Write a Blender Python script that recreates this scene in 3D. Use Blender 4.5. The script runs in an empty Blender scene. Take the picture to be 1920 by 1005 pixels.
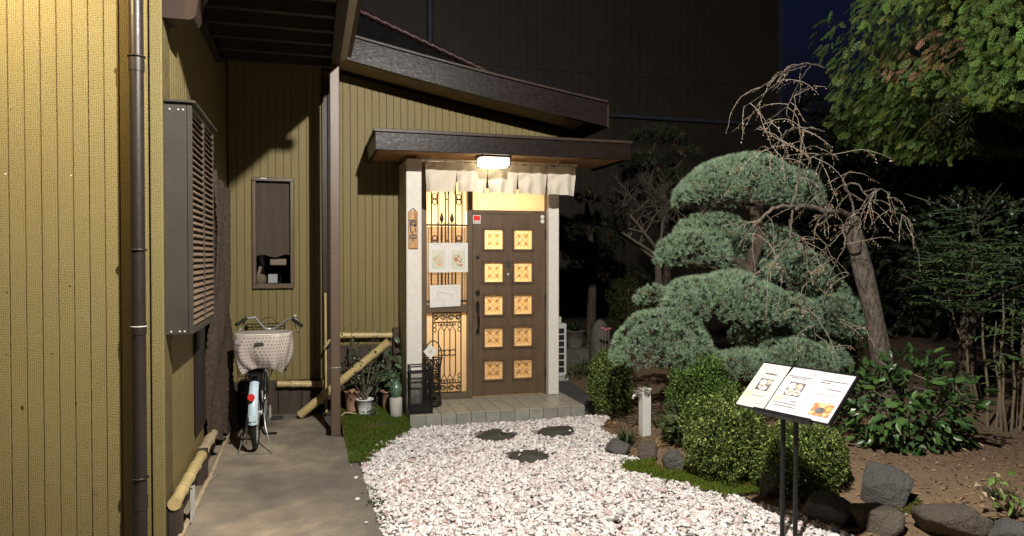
import bpy, bmesh, math, random
import numpy as np
from mathutils import Vector, Matrix, Euler

rnd = random.Random(7)
nrs = np.random.RandomState(11)
scene = bpy.context.scene
COL = scene.collection
R = math.radians

# ------------------------------------------------------------------ camera
CAM = Vector((0.0, 0.0, 1.62))
FPX, YAW, PITCH = 1311.0, R(16.0), math.atan(20.5 / 1311.0)
cam_data = bpy.data.cameras.new('camera')
cam = bpy.data.objects.new('camera', cam_data)
COL.objects.link(cam)
cam.location = CAM
cam.rotation_euler = (math.pi / 2 - PITCH, 0.0, -YAW)
cam_data.sensor_width = 36.0
cam_data.lens = FPX / 1920.0 * 36.0
cam_data.clip_start = 0.05
cam_data.clip_end = 600.0
scene.camera = cam

# ------------------------------------------------------------------ night sky
world = bpy.data.worlds.new('World')
scene.world = world
world.use_nodes = True
wn = world.node_tree.nodes
wl = world.node_tree.links
sky = wn.new('ShaderNodeTexSky')
sky.sky_type = 'NISHITA'
sky.sun_disc = False
sky.sun_elevation = R(-3.0)
sky.sun_rotation = R(200.0)
tint = wn.new('ShaderNodeMix'); tint.data_type = 'RGBA'; tint.blend_type = 'MULTIPLY'; tint.inputs[0].default_value = 1.0
tint.inputs[7].default_value = (0.55, 0.85, 2.6, 1.0)
wl.new(sky.outputs[0], tint.inputs[6]); wl.new(tint.outputs[2], wn['Background'].inputs[0])
wn['Background'].inputs[1].default_value = 0.10

# ------------------------------------------------------------------ exposure and sampling
scene.view_settings.view_transform = 'Standard'
scene.view_settings.look = 'None'
scene.view_settings.exposure = 0.22
scene.view_settings.gamma = 1.0
scene.view_settings.use_curve_mapping = False
scene.cycles.use_denoising = True
scene.cycles.max_bounces = 6
scene.cycles.diffuse_bounces = 4
scene.cycles.glossy_bounces = 3
scene.cycles.transmission_bounces = 4
scene.cycles.transparent_max_bounces = 6
scene.cycles.sample_clamp_indirect = 4.0
scene.cycles.caustics_reflective = False
scene.cycles.caustics_refractive = False

# ------------------------------------------------------------------ pixel to place
CF = Vector((math.sin(YAW) * math.cos(PITCH), math.cos(YAW) * math.cos(PITCH), -math.sin(PITCH)))
CR = Vector((math.cos(YAW), -math.sin(YAW), 0.0))
CU = CR.cross(CF)
def ray(x, y): return CF + CR * ((x - 960.0) / FPX) - CU * ((y - 502.5) / FPX)
def G(x, y, z=0.0):
    r = ray(x, y); return CAM + r * ((z - CAM.z) / r.z)
def PY(x, y, Y):
    r = ray(x, y); return CAM + r * (Y / r.y)
def PX(x, y, X):
    r = ray(x, y); return CAM + r * (X / r.x)
def D(x, y, d): return CAM + ray(x, y) * d

# ------------------------------------------------------------------ materials
class NT:
    def __init__(s, name):
        s.m = bpy.data.materials.new(name); s.m.use_nodes = True
        s.t = s.m.node_tree; s.n = s.t.nodes; s.l = s.t.links
        s.b = s.n['Principled BSDF']; s.out = s.n['Material Output']
    def new(s, t, **k):
        n = s.n.new(t)
        for a, b in k.items():
            if a.startswith('i_'):
                key = a[2:]
                key = int(key) if key.isdigit() else key.replace('_', ' ')
                n.inputs[key].default_value = b
            else: setattr(n, a, b)
        return n
    def link(s, a, b): s.l.new(a, b)
    def ramp(s, fac, stops, interp='LINEAR'):
        r = s.n.new('ShaderNodeValToRGB'); r.color_ramp.interpolation = interp
        e = r.color_ramp.elements
        while len(e) < len(stops): e.new(0.5)
        for i, (p, c) in enumerate(stops):
            e[i].position = p; e[i].color = (c[0], c[1], c[2], 1.0)
        s.link(fac, r.inputs[0]); return r.outputs[0]
    def mix(s, fac, a, b, mode='MIX'):
        n = s.n.new('ShaderNodeMix'); n.data_type = 'RGBA'; n.blend_type = mode
        for inp, v in ((n.inputs[0], fac), (n.inputs[6], a), (n.inputs[7], b)):
            if hasattr(v, 'is_output'): s.link(v, inp)
            elif isinstance(v, (int, float)): inp.default_value = v
            else: inp.default_value = (v[0], v[1], v[2], 1.0)
        return n.outputs[2]
    def math(s, op, a, b=None, c=None):
        n = s.n.new('ShaderNodeMath'); n.operation = op
        for i, v in enumerate((a, b, c)):
            if v is None: continue
            if hasattr(v, 'is_output'): s.link(v, n.inputs[i])
            else: n.inputs[i].default_value = v
        return n.outputs[0]
    def pos(s): return s.n.new('ShaderNodeNewGeometry').outputs['Position']
    def objc(s): return s.n.new('ShaderNodeTexCoord').outputs['Object']
    def scale(s, v, sx, sy, sz):
        n = s.n.new('ShaderNodeVectorMath'); n.operation = 'MULTIPLY'
        s.link(v, n.inputs[0]); n.inputs[1].default_value = (sx, sy, sz); return n.outputs[0]
    def noise(s, v, scale, detail=4.0, rough=0.55):
        n = s.n.new('ShaderNodeTexNoise'); n.inputs['Scale'].default_value = scale
        n.inputs['Detail'].default_value = detail; n.inputs['Roughness'].default_value = rough
        if v is not None: s.link(v, n.inputs['Vector'])
        return n.outputs['Fac']
    def bump(s, h, strength=0.3, dist=0.01):
        n = s.n.new('ShaderNodeBump'); n.inputs['Strength'].default_value = strength
        n.inputs['Distance'].default_value = dist; s.link(h, n.inputs['Height'])
        s.link(n.outputs[0], s.b.inputs['Normal']); return n
    def base(s, c):
        if hasattr(c, 'is_output'): s.link(c, s.b.inputs['Base Color'])
        else: s.b.inputs['Base Color'].default_value = (c[0], c[1], c[2], 1.0)
    def rough(s, v):
        if hasattr(v, 'is_output'): s.link(v, s.b.inputs['Roughness'])
        else: s.b.inputs['Roughness'].default_value = v
    def spec(s, v): s.b.inputs['Specular IOR Level'].default_value = v

M = {}
def simple(name, col, rough=0.6, var=0.25, vscale=12.0, bump=0.15, bscale=60.0, metal=0.0, spec=0.5, stretch=(1, 1, 1)):
    t = NT(name)
    p = t.scale(t.pos(), *stretch)
    n = t.noise(p, vscale)
    lo = [c * (1 - var) for c in col]; hi = [min(1, c * (1 + var)) for c in col]
    t.base(t.ramp(n, [(0.3, lo), (0.7, hi)]))
    n2 = t.noise(p, bscale, 3.0)
    t.rough(t.math('MULTIPLY_ADD', n2, 0.3, max(0.02, rough - 0.15)))
    t.b.inputs['Metallic'].default_value = metal; t.spec(spec)
    if bump: t.bump(n2, bump, 0.004)
    M[name] = t.m
    return t

def m_siding():
    t = NT('siding')
    g = t.new('ShaderNodeNewGeometry')
    sep = t.new('ShaderNodeSeparateXYZ'); t.link(g.outputs['Position'], sep.inputs[0])
    u = t.math('ADD', sep.outputs[0], sep.outputs[1]); v = sep.outputs[2]
    comb = t.new('ShaderNodeCombineXYZ'); t.link(u, comb.inputs[0]); t.link(v, comb.inputs[1])
    # embossed maze of short bars: two brick layers chosen by a blocky cell noise
    def bars(vec, sx, sy, off):
        s = t.new('ShaderNodeVectorMath', operation='MULTIPLY_ADD'); t.link(vec, s.inputs[0])
        s.inputs[1].default_value = (sx, sy, 1); s.inputs[2].default_value = (off, off * 1.7, 0)
        b = t.new('ShaderNodeTexBrick'); t.link(s.outputs[0], b.inputs['Vector'])
        b.inputs['Scale'].default_value = 1.0; b.inputs['Mortar Size'].default_value = 0.16
        b.inputs['Mortar Smooth'].default_value = 0.4; b.inputs['Brick Width'].default_value = 1.3
        b.inputs['Row Height'].default_value = 0.42; b.offset = 0.37; b.squash_frequency = 3; b.squash = 0.7
        return b.outputs['Fac']
    swap = t.new('ShaderNodeCombineXYZ'); t.link(v, swap.inputs[0]); t.link(u, swap.inputs[1])
    a = bars(comb.outputs[0], 48, 48, 0.3); c = bars(swap.outputs[0], 48, 48, 2.1)
    cs = t.new('ShaderNodeVectorMath', operation='MULTIPLY'); t.link(comb.outputs[0], cs.inputs[0]); cs.inputs[1].default_value = (42, 30, 1)
    fl = t.new('ShaderNodeVectorMath', operation='FLOOR'); t.link(cs.outputs[0], fl.inputs[0])
    wnz = t.new('ShaderNodeTexWhiteNoise'); wnz.noise_dimensions = '2D'; t.link(fl.outputs[0], wnz.inputs['Vector'])
    sel = t.math('GREATER_THAN', wnz.outputs['Value'], 0.5)
    mx = t.new('ShaderNodeMix'); t.link(sel, mx.inputs[0]); t.link(a, mx.inputs[2]); t.link(c, mx.inputs[3])
    hgt = mx.outputs[0]
    big = t.noise(g.outputs['Position'], 1.3, 5.0, 0.6)
    streak = t.noise(t.scale(g.outputs['Position'], 9, 9, 0.5), 1.0, 4.0)
    c0 = t.ramp(big, [(0.3, (0.138, 0.102, 0.030)), (0.7, (0.182, 0.138, 0.048))])
    c1 = t.mix(t.math('MULTIPLY', streak, 0.55), c0, (0.120, 0.092, 0.034))
    c2 = t.mix(t.math('MULTIPLY', hgt, 0.68), c1, (0.265, 0.215, 0.088))
    spots = t.noise(g.outputs['Position'], 4.2, 2.0)
    st = t.ramp(spots, [(0.73, (0, 0, 0)), (0.78, (1, 1, 1))])
    c3 = t.mix(t.math('MULTIPLY', st, 0.35), c2, (0.085, 0.055, 0.022))
    t.base(c3); t.rough(0.55); t.spec(0.35)
    t.bump(hgt, 0.6, 0.003)
    M['siding'] = t.m
m_siding()

simple('siding_backing', (0.10, 0.075, 0.024), 0.8)
simple('brown_paint', (0.038, 0.025, 0.019), 0.42, 0.15, 6, 0.06, 90, spec=0.22)
simple('pipe_brown', (0.022, 0.016, 0.013), 0.42, 0.2, 5, 0.04, 60)
simple('shutter_grey', (0.046, 0.041, 0.031), 0.5, 0.15, 3, 0.05, 80)
simple('shutter_slat', (0.19, 0.13, 0.09), 0.5, 0.15, 8, 0.05, 80)
simple('post_brown', (0.108, 0.070, 0.045), 0.45, 0.1, 4, 0.05, 90)
simple('dark_wood', (0.030, 0.020, 0.015), 0.55, 0.4, 9, 0.4, 40, spec=0.2, stretch=(1, 1, 0.2))
simple('base_board', (0.050, 0.034, 0.024), 0.65, 0.4, 9, 0.4, 40, stretch=(2, 2, 0.3))
simple('soffit', (0.30, 0.22, 0.14), 0.6, 0.25, 5, 0.2, 40)
simple('soffit_wood', (0.34, 0.185, 0.080), 0.45, 0.3, 6, 0.25, 30, stretch=(0.4, 5, 1))
simple('roof_panel', (0.52, 0.44, 0.33), 0.6, 0.2, 4, 0.1, 40)
simple('red_tile', (0.035, 0.008, 0.007), 0.5, 0.3, 10, 0.2, 40)
simple('plaster', (0.66, 0.62, 0.55), 0.75, 0.06, 20, 0.5, 120)
simple('door_brown', (0.112, 0.072, 0.042), 0.38, 0.16, 7, 0.12, 35, stretch=(3, 3, 0.4))
simple('frame_brown', (0.115, 0.080, 0.050), 0.36, 0.12, 7, 0.05, 60)
simple('bronze', (0.045, 0.036, 0.028), 0.35, 0.3, 20, 0.2, 90, metal=0.7)
simple('iron', (0.030, 0.022, 0.017), 0.5, 0.3, 20, 0.2, 90, metal=0.3)
simple('black_metal', (0.014, 0.014, 0.015), 0.35, 0.2, 20, 0.05, 90, metal=0.4)
simple('chrome', (0.60, 0.59, 0.57), 0.28, 0.1, 20, 0.05, 60, metal=0.55)
simple('white_metal', (0.62, 0.62, 0.58), 0.45, 0.05, 8, 0.05, 60)
simple('warm_white_metal', (0.66, 0.62, 0.52), 0.5, 0.1, 8, 0.1, 60)
simple('black_rubber', (0.016, 0.016, 0.016), 0.7, 0.2, 20, 0.3, 90)
simple('bike_blue', (0.52, 0.66, 0.72), 0.3, 0.05, 8, 0.0, 60)
simple('bike_silver', (0.42, 0.44, 0.45), 0.35, 0.1, 8, 0.0, 60, metal=0.6)
simple('red_plastic', (0.55, 0.02, 0.02), 0.2, 0.1, 8, 0.0, 60)
simple('bamboo', (0.52, 0.40, 0.18), 0.45, 0.22, 5, 0.1, 40)
simple('old_bamboo', (0.44, 0.34, 0.22), 0.55, 0.2, 7, 0.1, 40)
simple('paper', (0.70, 0.67, 0.63), 0.6, 0.03, 8, 0.05, 60)
simple('paper_warm', (0.70, 0.64, 0.65), 0.4, 0.03, 8, 0.05, 60)
simple('laminated_sheet', (0.53, 0.485, 0.50), 0.35, 0.04, 8, 0.0, 60)
simple('cream_sheet', (0.55, 0.52, 0.47), 0.35, 0.04, 8, 0.0, 60)
simple('ink', (0.03, 0.03, 0.035), 0.6, 0.1, 8, 0.0, 60)
simple('grey_ink', (0.22, 0.21, 0.22), 0.6, 0.1, 8, 0.0, 60)
simple('pink_ink', (0.75, 0.42, 0.40), 0.6, 0.1, 8, 0.0, 60)
simple('orange_ink', (0.80, 0.50, 0.30), 0.6, 0.2, 8, 0.0, 60)
simple('sign_wood', (0.50, 0.27, 0.095), 0.5, 0.35, 7, 0.25, 40, stretch=(6, 6, 0.6))
simple('sticker_red', (0.70, 0.02, 0.02), 0.35, 0.05, 8, 0.0, 60)
simple('terracotta', (0.36, 0.21, 0.135), 0.7, 0.2, 8, 0.2, 60)
simple('ceramic_white', (0.70, 0.69, 0.66), 0.25, 0.04, 8, 0.0, 60)
simple('rope', (0.30, 0.22, 0.13), 0.8, 0.3, 30, 0.4, 120)
simple('pebble_bed', (0.30, 0.25, 0.23), 0.9, 0.4, 60, 0.8, 90)
simple('floor_wood', (0.10, 0.055, 0.03), 0.4, 0.3, 8, 0.1, 40)
simple('roof_shaded', (0.009, 0.008, 0.008), 0.8, 0.3, 9, 0.3, 40, spec=0.03)  # near-black colour carries the shadow on the upper roof
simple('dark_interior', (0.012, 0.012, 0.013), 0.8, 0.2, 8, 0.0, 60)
simple('interior_cream', (0.52, 0.42, 0.30), 0.8, 0.08, 3, 0.0, 60)
simple('blind_cloth', (0.165, 0.118, 0.076), 0.85, 0.2, 60, 0.3, 160)
simple('old_mat', (0.052, 0.034, 0.022), 0.95, 0.4, 40, 0.9, 110)
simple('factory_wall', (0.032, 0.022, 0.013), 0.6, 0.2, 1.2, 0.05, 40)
simple('factory_trim', (0.05, 0.055, 0.07), 0.5, 0.2, 3, 0.05, 40)
simple('concrete_block', (0.42, 0.40, 0.35), 0.85, 0.15, 14, 0.4, 90)
simple('grout', (0.13, 0.115, 0.09), 0.9, 0.2, 20, 0.3, 120)
simple('glazed_vase', (0.10, 0.17, 0.11), 0.18, 0.5, 14, 0.0, 60)
simple('shade_twig', (0.085, 0.068, 0.05), 0.8, 0.3, 25, 0.4, 90)  # darker twig colour holds the dimness around the bare tree
simple('twig_brown', (0.27, 0.235, 0.18), 0.75, 0.3, 25, 0.5, 90)
simple('stem_grey', (0.13, 0.105, 0.075), 0.75, 0.35, 14, 0.5, 70)
simple('nandina_stem', (0.15, 0.115, 0.07), 0.7, 0.3, 14, 0.3, 70)
simple('flower_pink', (0.55, 0.16, 0.22), 0.6, 0.2, 14, 0.0, 70)
simple('lantern_stone', (0.12, 0.105, 0.085), 0.85, 0.3, 9, 0.6, 60)

def m_gloss_wood():
    t = NT('fascia_wood'); p = t.scale(t.pos(), 1.0, 1.0, 9.0)
    n = t.noise(p, 5.0, 6.0, 0.7); n2 = t.noise(t.pos(), 26.0, 4.0)
    t.base(t.ramp(n, [(0.3, (0.007, 0.005, 0.004)), (0.75, (0.020, 0.012, 0.010))]))
    t.rough(t.math('MULTIPLY_ADD', n2, 0.35, 0.20)); t.spec(0.16)
    t.bump(t.math('ADD', n, n2), 0.35, 0.005); M['fascia_wood'] = t.m
m_gloss_wood()

def m_tile():
    t = NT('porch_tile'); oi = t.new('ShaderNodeObjectInfo')
    n = t.noise(t.pos(), 9.0, 4.0)
    c = t.ramp(n, [(0.3, (0.29, 0.265, 0.20)), (0.7, (0.38, 0.35, 0.275))])
    c = t.mix(t.math('MULTIPLY', oi.outputs['Random'], 0.4), c, (0.26, 0.235, 0.18))
    t.base(c); n2 = t.noise(t.pos(), 45.0)
    t.rough(t.math('MULTIPLY_ADD', n2, 0.3, 0.2)); t.spec(0.5); t.bump(n2, 0.08, 0.002); M['porch_tile'] = t.m
    t = NT('edge_tile'); oi = t.new('ShaderNodeObjectInfo')
    n = t.noise(t.pos(), 14.0, 5.0)
    c = t.ramp(n, [(0.3, (0.20, 0.20, 0.165)), (0.7, (0.30, 0.295, 0.25))])
    c = t.mix(t.math('MULTIPLY', oi.outputs['Random'], 0.5), c, (0.18, 0.175, 0.15))
    t.base(c); t.rough(0.55); t.bump(n, 0.2, 0.003); M['edge_tile'] = t.m
m_tile()

def m_concrete():
    t = NT('concrete'); p = t.pos()
    a = t.noise(p, 1.1, 6.0, 0.6); b = t.noise(p, 5.0, 5.0, 0.65); c = t.noise(p, 80.0, 3.0)
    base = t.ramp(a, [(0.36, (0.120, 0.103, 0.082)), (0.50, (0.245, 0.200, 0.150)), (0.64, (0.380, 0.305, 0.215))])
    base = t.mix(t.math('MULTIPLY', t.ramp(b, [(0.4, (0, 0, 0)), (0.65, (1, 1, 1))]), 0.55), base, (0.150, 0.128, 0.100))
    sp = t.ramp(t.noise(p, 160.0, 2.0), [(0.62, (0, 0, 0)), (0.72, (1, 1, 1))])
    base = t.mix(t.math('MULTIPLY', sp, 0.25), base, (0.30, 0.28, 0.25))
    sep = t.new('ShaderNodeSeparateXYZ'); t.link(p, sep.inputs[0])
    # weathered mossy strip along the outer edge of the slab
    edge = t.new('ShaderNodeMapRange'); edge.inputs[1].default_value = -0.25; edge.inputs[2].default_value = 0.40
    t.link(t.math('ADD', sep.outputs[0], t.math('MULTIPLY_ADD', b, 0.5, -0.25)), edge.inputs[0])
    base = t.mix(t.math('MULTIPLY', edge.outputs[0], 0.75), base, (0.085, 0.080, 0.068))
    t.base(base); t.rough(0.85); t.bump(t.math('ADD', c, b), 0.35, 0.004); M['concrete'] = t.m
m_concrete()

def m_ground():
    t = NT('soil'); p = t.pos()
    a = t.noise(p, 1.5, 6.0, 0.6); b = t.noise(p, 22.0, 6.0, 0.7)
    c = t.ramp(a, [(0.3, (0.100, 0.063, 0.036)), (0.7, (0.200, 0.125, 0.072))])
    c = t.mix(t.math('MULTIPLY', b, 0.7), c, (0.29, 0.195, 0.115)); t.base(c); t.rough(0.95)
    t.bump(b, 0.9, 0.03); M['soil'] = t.m
    t = NT('grit'); p = t.pos()
    v = t.new('ShaderNodeTexVoronoi'); v.inputs['Scale'].default_value = 55.0; t.link(p, v.inputs['Vector'])
    n = t.noise(p, 2.0)
    c = t.ramp(v.outputs['Color'], [(0.0, (0.050, 0.048, 0.044)), (0.6, (0.105, 0.098, 0.088)), (1.0, (0.20, 0.185, 0.16))])
    c = t.mix(t.math('MULTIPLY', n, 0.5), c, (0.06, 0.056, 0.05)); t.base(c); t.rough(0.9)
    t.bump(v.outputs['Distance'], 0.8, 0.01); M['grit'] = t.m
    t = NT('pale_grit'); p = t.pos()
    v = t.new('ShaderNodeTexVoronoi'); v.inputs['Scale'].default_value = 38.0; t.link(p, v.inputs['Vector'])
    c = t.ramp(v.outputs['Color'], [(0.0, (0.10, 0.085, 0.06)), (0.6, (0.24, 0.20, 0.14)), (1.0, (0.40, 0.35, 0.26))])
    t.base(c); t.rough(0.9); t.bump(v.outputs['Distance'], 0.8, 0.01); M['pale_grit'] = t.m
m_ground()

def m_rock(name, lo, hi):
    t = NT(name); p = t.objc()
    a = t.noise(p, 3.0, 8.0, 0.65); b = t.noise(p, 24.0, 6.0, 0.7)
    c = t.ramp(a, [(0.3, lo), (0.7, hi)])
    li = t.ramp(t.noise(p, 7.0, 3.0), [(0.62, (0, 0, 0)), (0.70, (1, 1, 1))])
    c = t.mix(t.math('MULTIPLY', li, 0.35), c, (0.30, 0.29, 0.25)); c = t.mix(t.math('MULTIPLY', b, 0.45), c, [x * 0.45 for x in lo])
    t.base(c); t.rough(0.8); t.bump(t.math('ADD', a, b), 1.0, 0.035); M[name] = t.m
m_rock('rock', (0.085, 0.080, 0.074), (0.165, 0.155, 0.140))
m_rock('brown_rock', (0.090, 0.072, 0.052), (0.17, 0.14, 0.105))
m_rock('step_stone', (0.048, 0.045, 0.036), (0.105, 0.098, 0.078))

def m_bark(name, lo, hi, vs=1.0):
    t = NT(name); p = t.scale(t.pos(), 1, 1, 0.22)
    n = t.noise(p, 42.0 * vs, 7.0, 0.75); n2 = t.noise(t.pos(), 9.0 * vs, 5.0, 0.7)
    f = t.math('ADD', t.math('MULTIPLY', n, 0.7), t.math('MULTIPLY', n2, 0.3))
    t.base(t.ramp(f, [(0.42, lo), (0.58, hi)])); t.rough(0.9); t.bump(f, 1.0, 0.05); M[name] = t.m
m_bark('bark_plum', (0.055, 0.043, 0.033), (0.25, 0.205, 0.158))
m_bark('bark_pine', (0.045, 0.033, 0.024), (0.16, 0.115, 0.08))
m_bark('bark_tree', (0.055, 0.042, 0.028), (0.21, 0.165, 0.11))

def m_leaf(name, rough=0.45, transl=0.25, spec=0.4):
    t = NT(name)
    a = t.new('ShaderNodeAttribute'); a.attribute_name = 'Col'
    t.link(a.outputs['Color'], t.b.inputs['Base Color']); t.rough(rough); t.spec(spec)
    if transl:
        tr = t.new('ShaderNodeBsdfTranslucent'); t.link(a.outputs['Color'], tr.inputs[0])
        mx = t.new('ShaderNodeMixShader'); mx.inputs[0].default_value = transl
        t.link(t.b.outputs[0], mx.inputs[1]); t.link(tr.outputs[0], mx.inputs[2]); t.link(mx.outputs[0], t.out.inputs[0])
    M[name] = t.m
m_leaf('leaf', 0.5, 0.2, 0.35)
m_leaf('needle', 0.55, 0.1, 0.35)
m_leaf('gloss_leaf', 0.34, 0.08, 0.5)
m_leaf('moss_blade', 0.8, 0.25, 0.1)
m_leaf('pebble', 0.6, 0.0, 0.35)
m_leaf('litter', 0.8, 0.1, 0.2)

def m_glass():
    t = NT('clear_glass')
    tr = t.new('ShaderNodeBsdfTransparent'); tr.inputs[0].default_value = (0.85, 0.86, 0.88, 1)
    gl = t.new('ShaderNodeBsdfGlossy'); gl.inputs['Roughness'].default_value = 0.05
    fr = t.new('ShaderNodeFresnel'); fr.inputs[0].default_value = 1.45
    mx = t.new('ShaderNodeMixShader'); t.link(fr.outputs[0], mx.inputs[0]); t.link(tr.outputs[0], mx.inputs[1]); t.link(gl.outputs[0], mx.inputs[2])
    t.link(mx.outputs[0], t.out.inputs[0]); M['clear_glass'] = t.m
    def frosted(name, tc, dc, fac, attr=False, rough=0.35):
        t = NT(name)
        t.base(dc); t.rough(rough); t.spec(0.5)
        tl = t.new('ShaderNodeBsdfTranslucent'); tl.inputs[0].default_value = (*tc, 1)
        if attr:
            a = t.new('ShaderNodeAttribute'); a.attribute_name = 'Col'
            t.link(a.outputs['Color'], tl.inputs[0])
            t.link(t.mix(0.6, a.outputs['Color'], dc, 'MULTIPLY'), t.b.inputs['Base Color'])
        mx = t.new('ShaderNodeMixShader'); mx.inputs[0].default_value = fac
        t.link(t.b.outputs[0], mx.inputs[1]); t.link(tl.outputs[0], mx.inputs[2]); t.link(mx.outputs[0], t.out.inputs[0]); M[name] = t.m
    frosted('frosted_glass', (0.95, 0.88, 0.74), (0.5, 0.45, 0.38), 0.8)
    frosted('amber_glass', (0.9, 0.6, 0.25), (0.55, 0.42, 0.25), 0.55, True, 0.22)
    frosted('noren_cloth', (0.80, 0.74, 0.60), (0.70, 0.65, 0.55), 0.28, False, 0.9)
    frosted('blind_slat', (0.75, 0.55, 0.36), (0.42, 0.30, 0.19), 0.45, False, 0.6)
m_glass()

def m_emit(name, col, s):
    t = NT(name); t.b.inputs['Emission Color'].default_value = (*col, 1); t.b.inputs['Emission Strength'].default_value = s
    t.base((0.8, 0.78, 0.7)); M[name] = t.m
m_emit('lamp_glow', (1.0, 0.84, 0.58), 6.5)
m_emit('flood_glow', (1.0, 0.96, 0.88), 60.0)
m_emit('warm_glow', (1.0, 0.70, 0.30), 30.0)

def m_dots():
    t = NT('dot_cloth'); p = t.objc()
    sep = t.new('ShaderNodeSeparateXYZ'); t.link(p, sep.inputs[0])
    u = t.math('MULTIPLY', t.math('ADD', sep.outputs[0], sep.outputs[1]), 36.0); v = t.math('MULTIPLY', sep.outputs[2], 36.0)
    row = t.math('FLOOR', v); u2 = t.math('ADD', u, t.math('MULTIPLY', t.math('MODULO', row, 2.0), 0.5))
    fu = t.math('SUBTRACT', t.math('FRACT', u2), 0.5); fv = t.math('SUBTRACT', t.math('FRACT', v), 0.5)
    r2 = t.math('ADD', t.math('MULTIPLY', fu, fu), t.math('MULTIPLY', fv, fv))
    dot = t.math('LESS_THAN', r2, 0.065)
    t.base(t.mix(dot, (0.46, 0.405, 0.36), (0.22, 0.165, 0.15))); t.rough(0.38); t.spec(0.5)
    t.bump(t.noise(p, 24.0, 3.0), 0.3, 0.01); M['dot_cloth'] = t.m
m_dots()

def m_food(name, stops, scale):
    t = NT(name); p = t.objc()
    v = t.new('ShaderNodeTexVoronoi'); v.inputs['Scale'].default_value = scale; t.link(p, v.inputs['Vector'])
    n = t.noise(p, scale * 1.6, 5.0)
    f = t.math('MULTIPLY_ADD', v.outputs['Distance'], 0.9, t.math('MULTIPLY_ADD', n, 0.7, -0.15))
    t.base(t.ramp(f, stops)); t.rough(0.35); M[name] = t.m
m_food('food_print', [(0.25, (0.75, 0.68, 0.55)), (0.5, (0.60, 0.44, 0.26)), (0.62, (0.22, 0.15, 0.09)), (0.8, (0.50, 0.48, 0.46))], 40.0)
m_food('food_print_meat', [(0.25, (0.22, 0.10, 0.06)), (0.5, (0.42, 0.22, 0.13)), (0.65, (0.58, 0.42, 0.28)), (0.85, (0.66, 0.60, 0.45))], 34.0)
m_food('food_print_salad', [(0.25, (0.70, 0.58, 0.38)), (0.5, (0.62, 0.32, 0.20)), (0.65, (0.66, 0.62, 0.46)), (0.85, (0.42, 0.44, 0.32))], 30.0)
m_food('food_print_orange', [(0.2, (0.85, 0.55, 0.12)), (0.5, (0.72, 0.28, 0.10)), (0.62, (0.50, 0.13, 0.07)), (0.85, (0.80, 0.45, 0.22))], 18.0)
simple('photo_pale', (0.60, 0.60, 0.48), 0.35, 0.06, 9, 0.0, 60)
simple('photo_dark', (0.13, 0.12, 0.12), 0.35, 0.4, 30, 0.0, 60)

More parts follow.
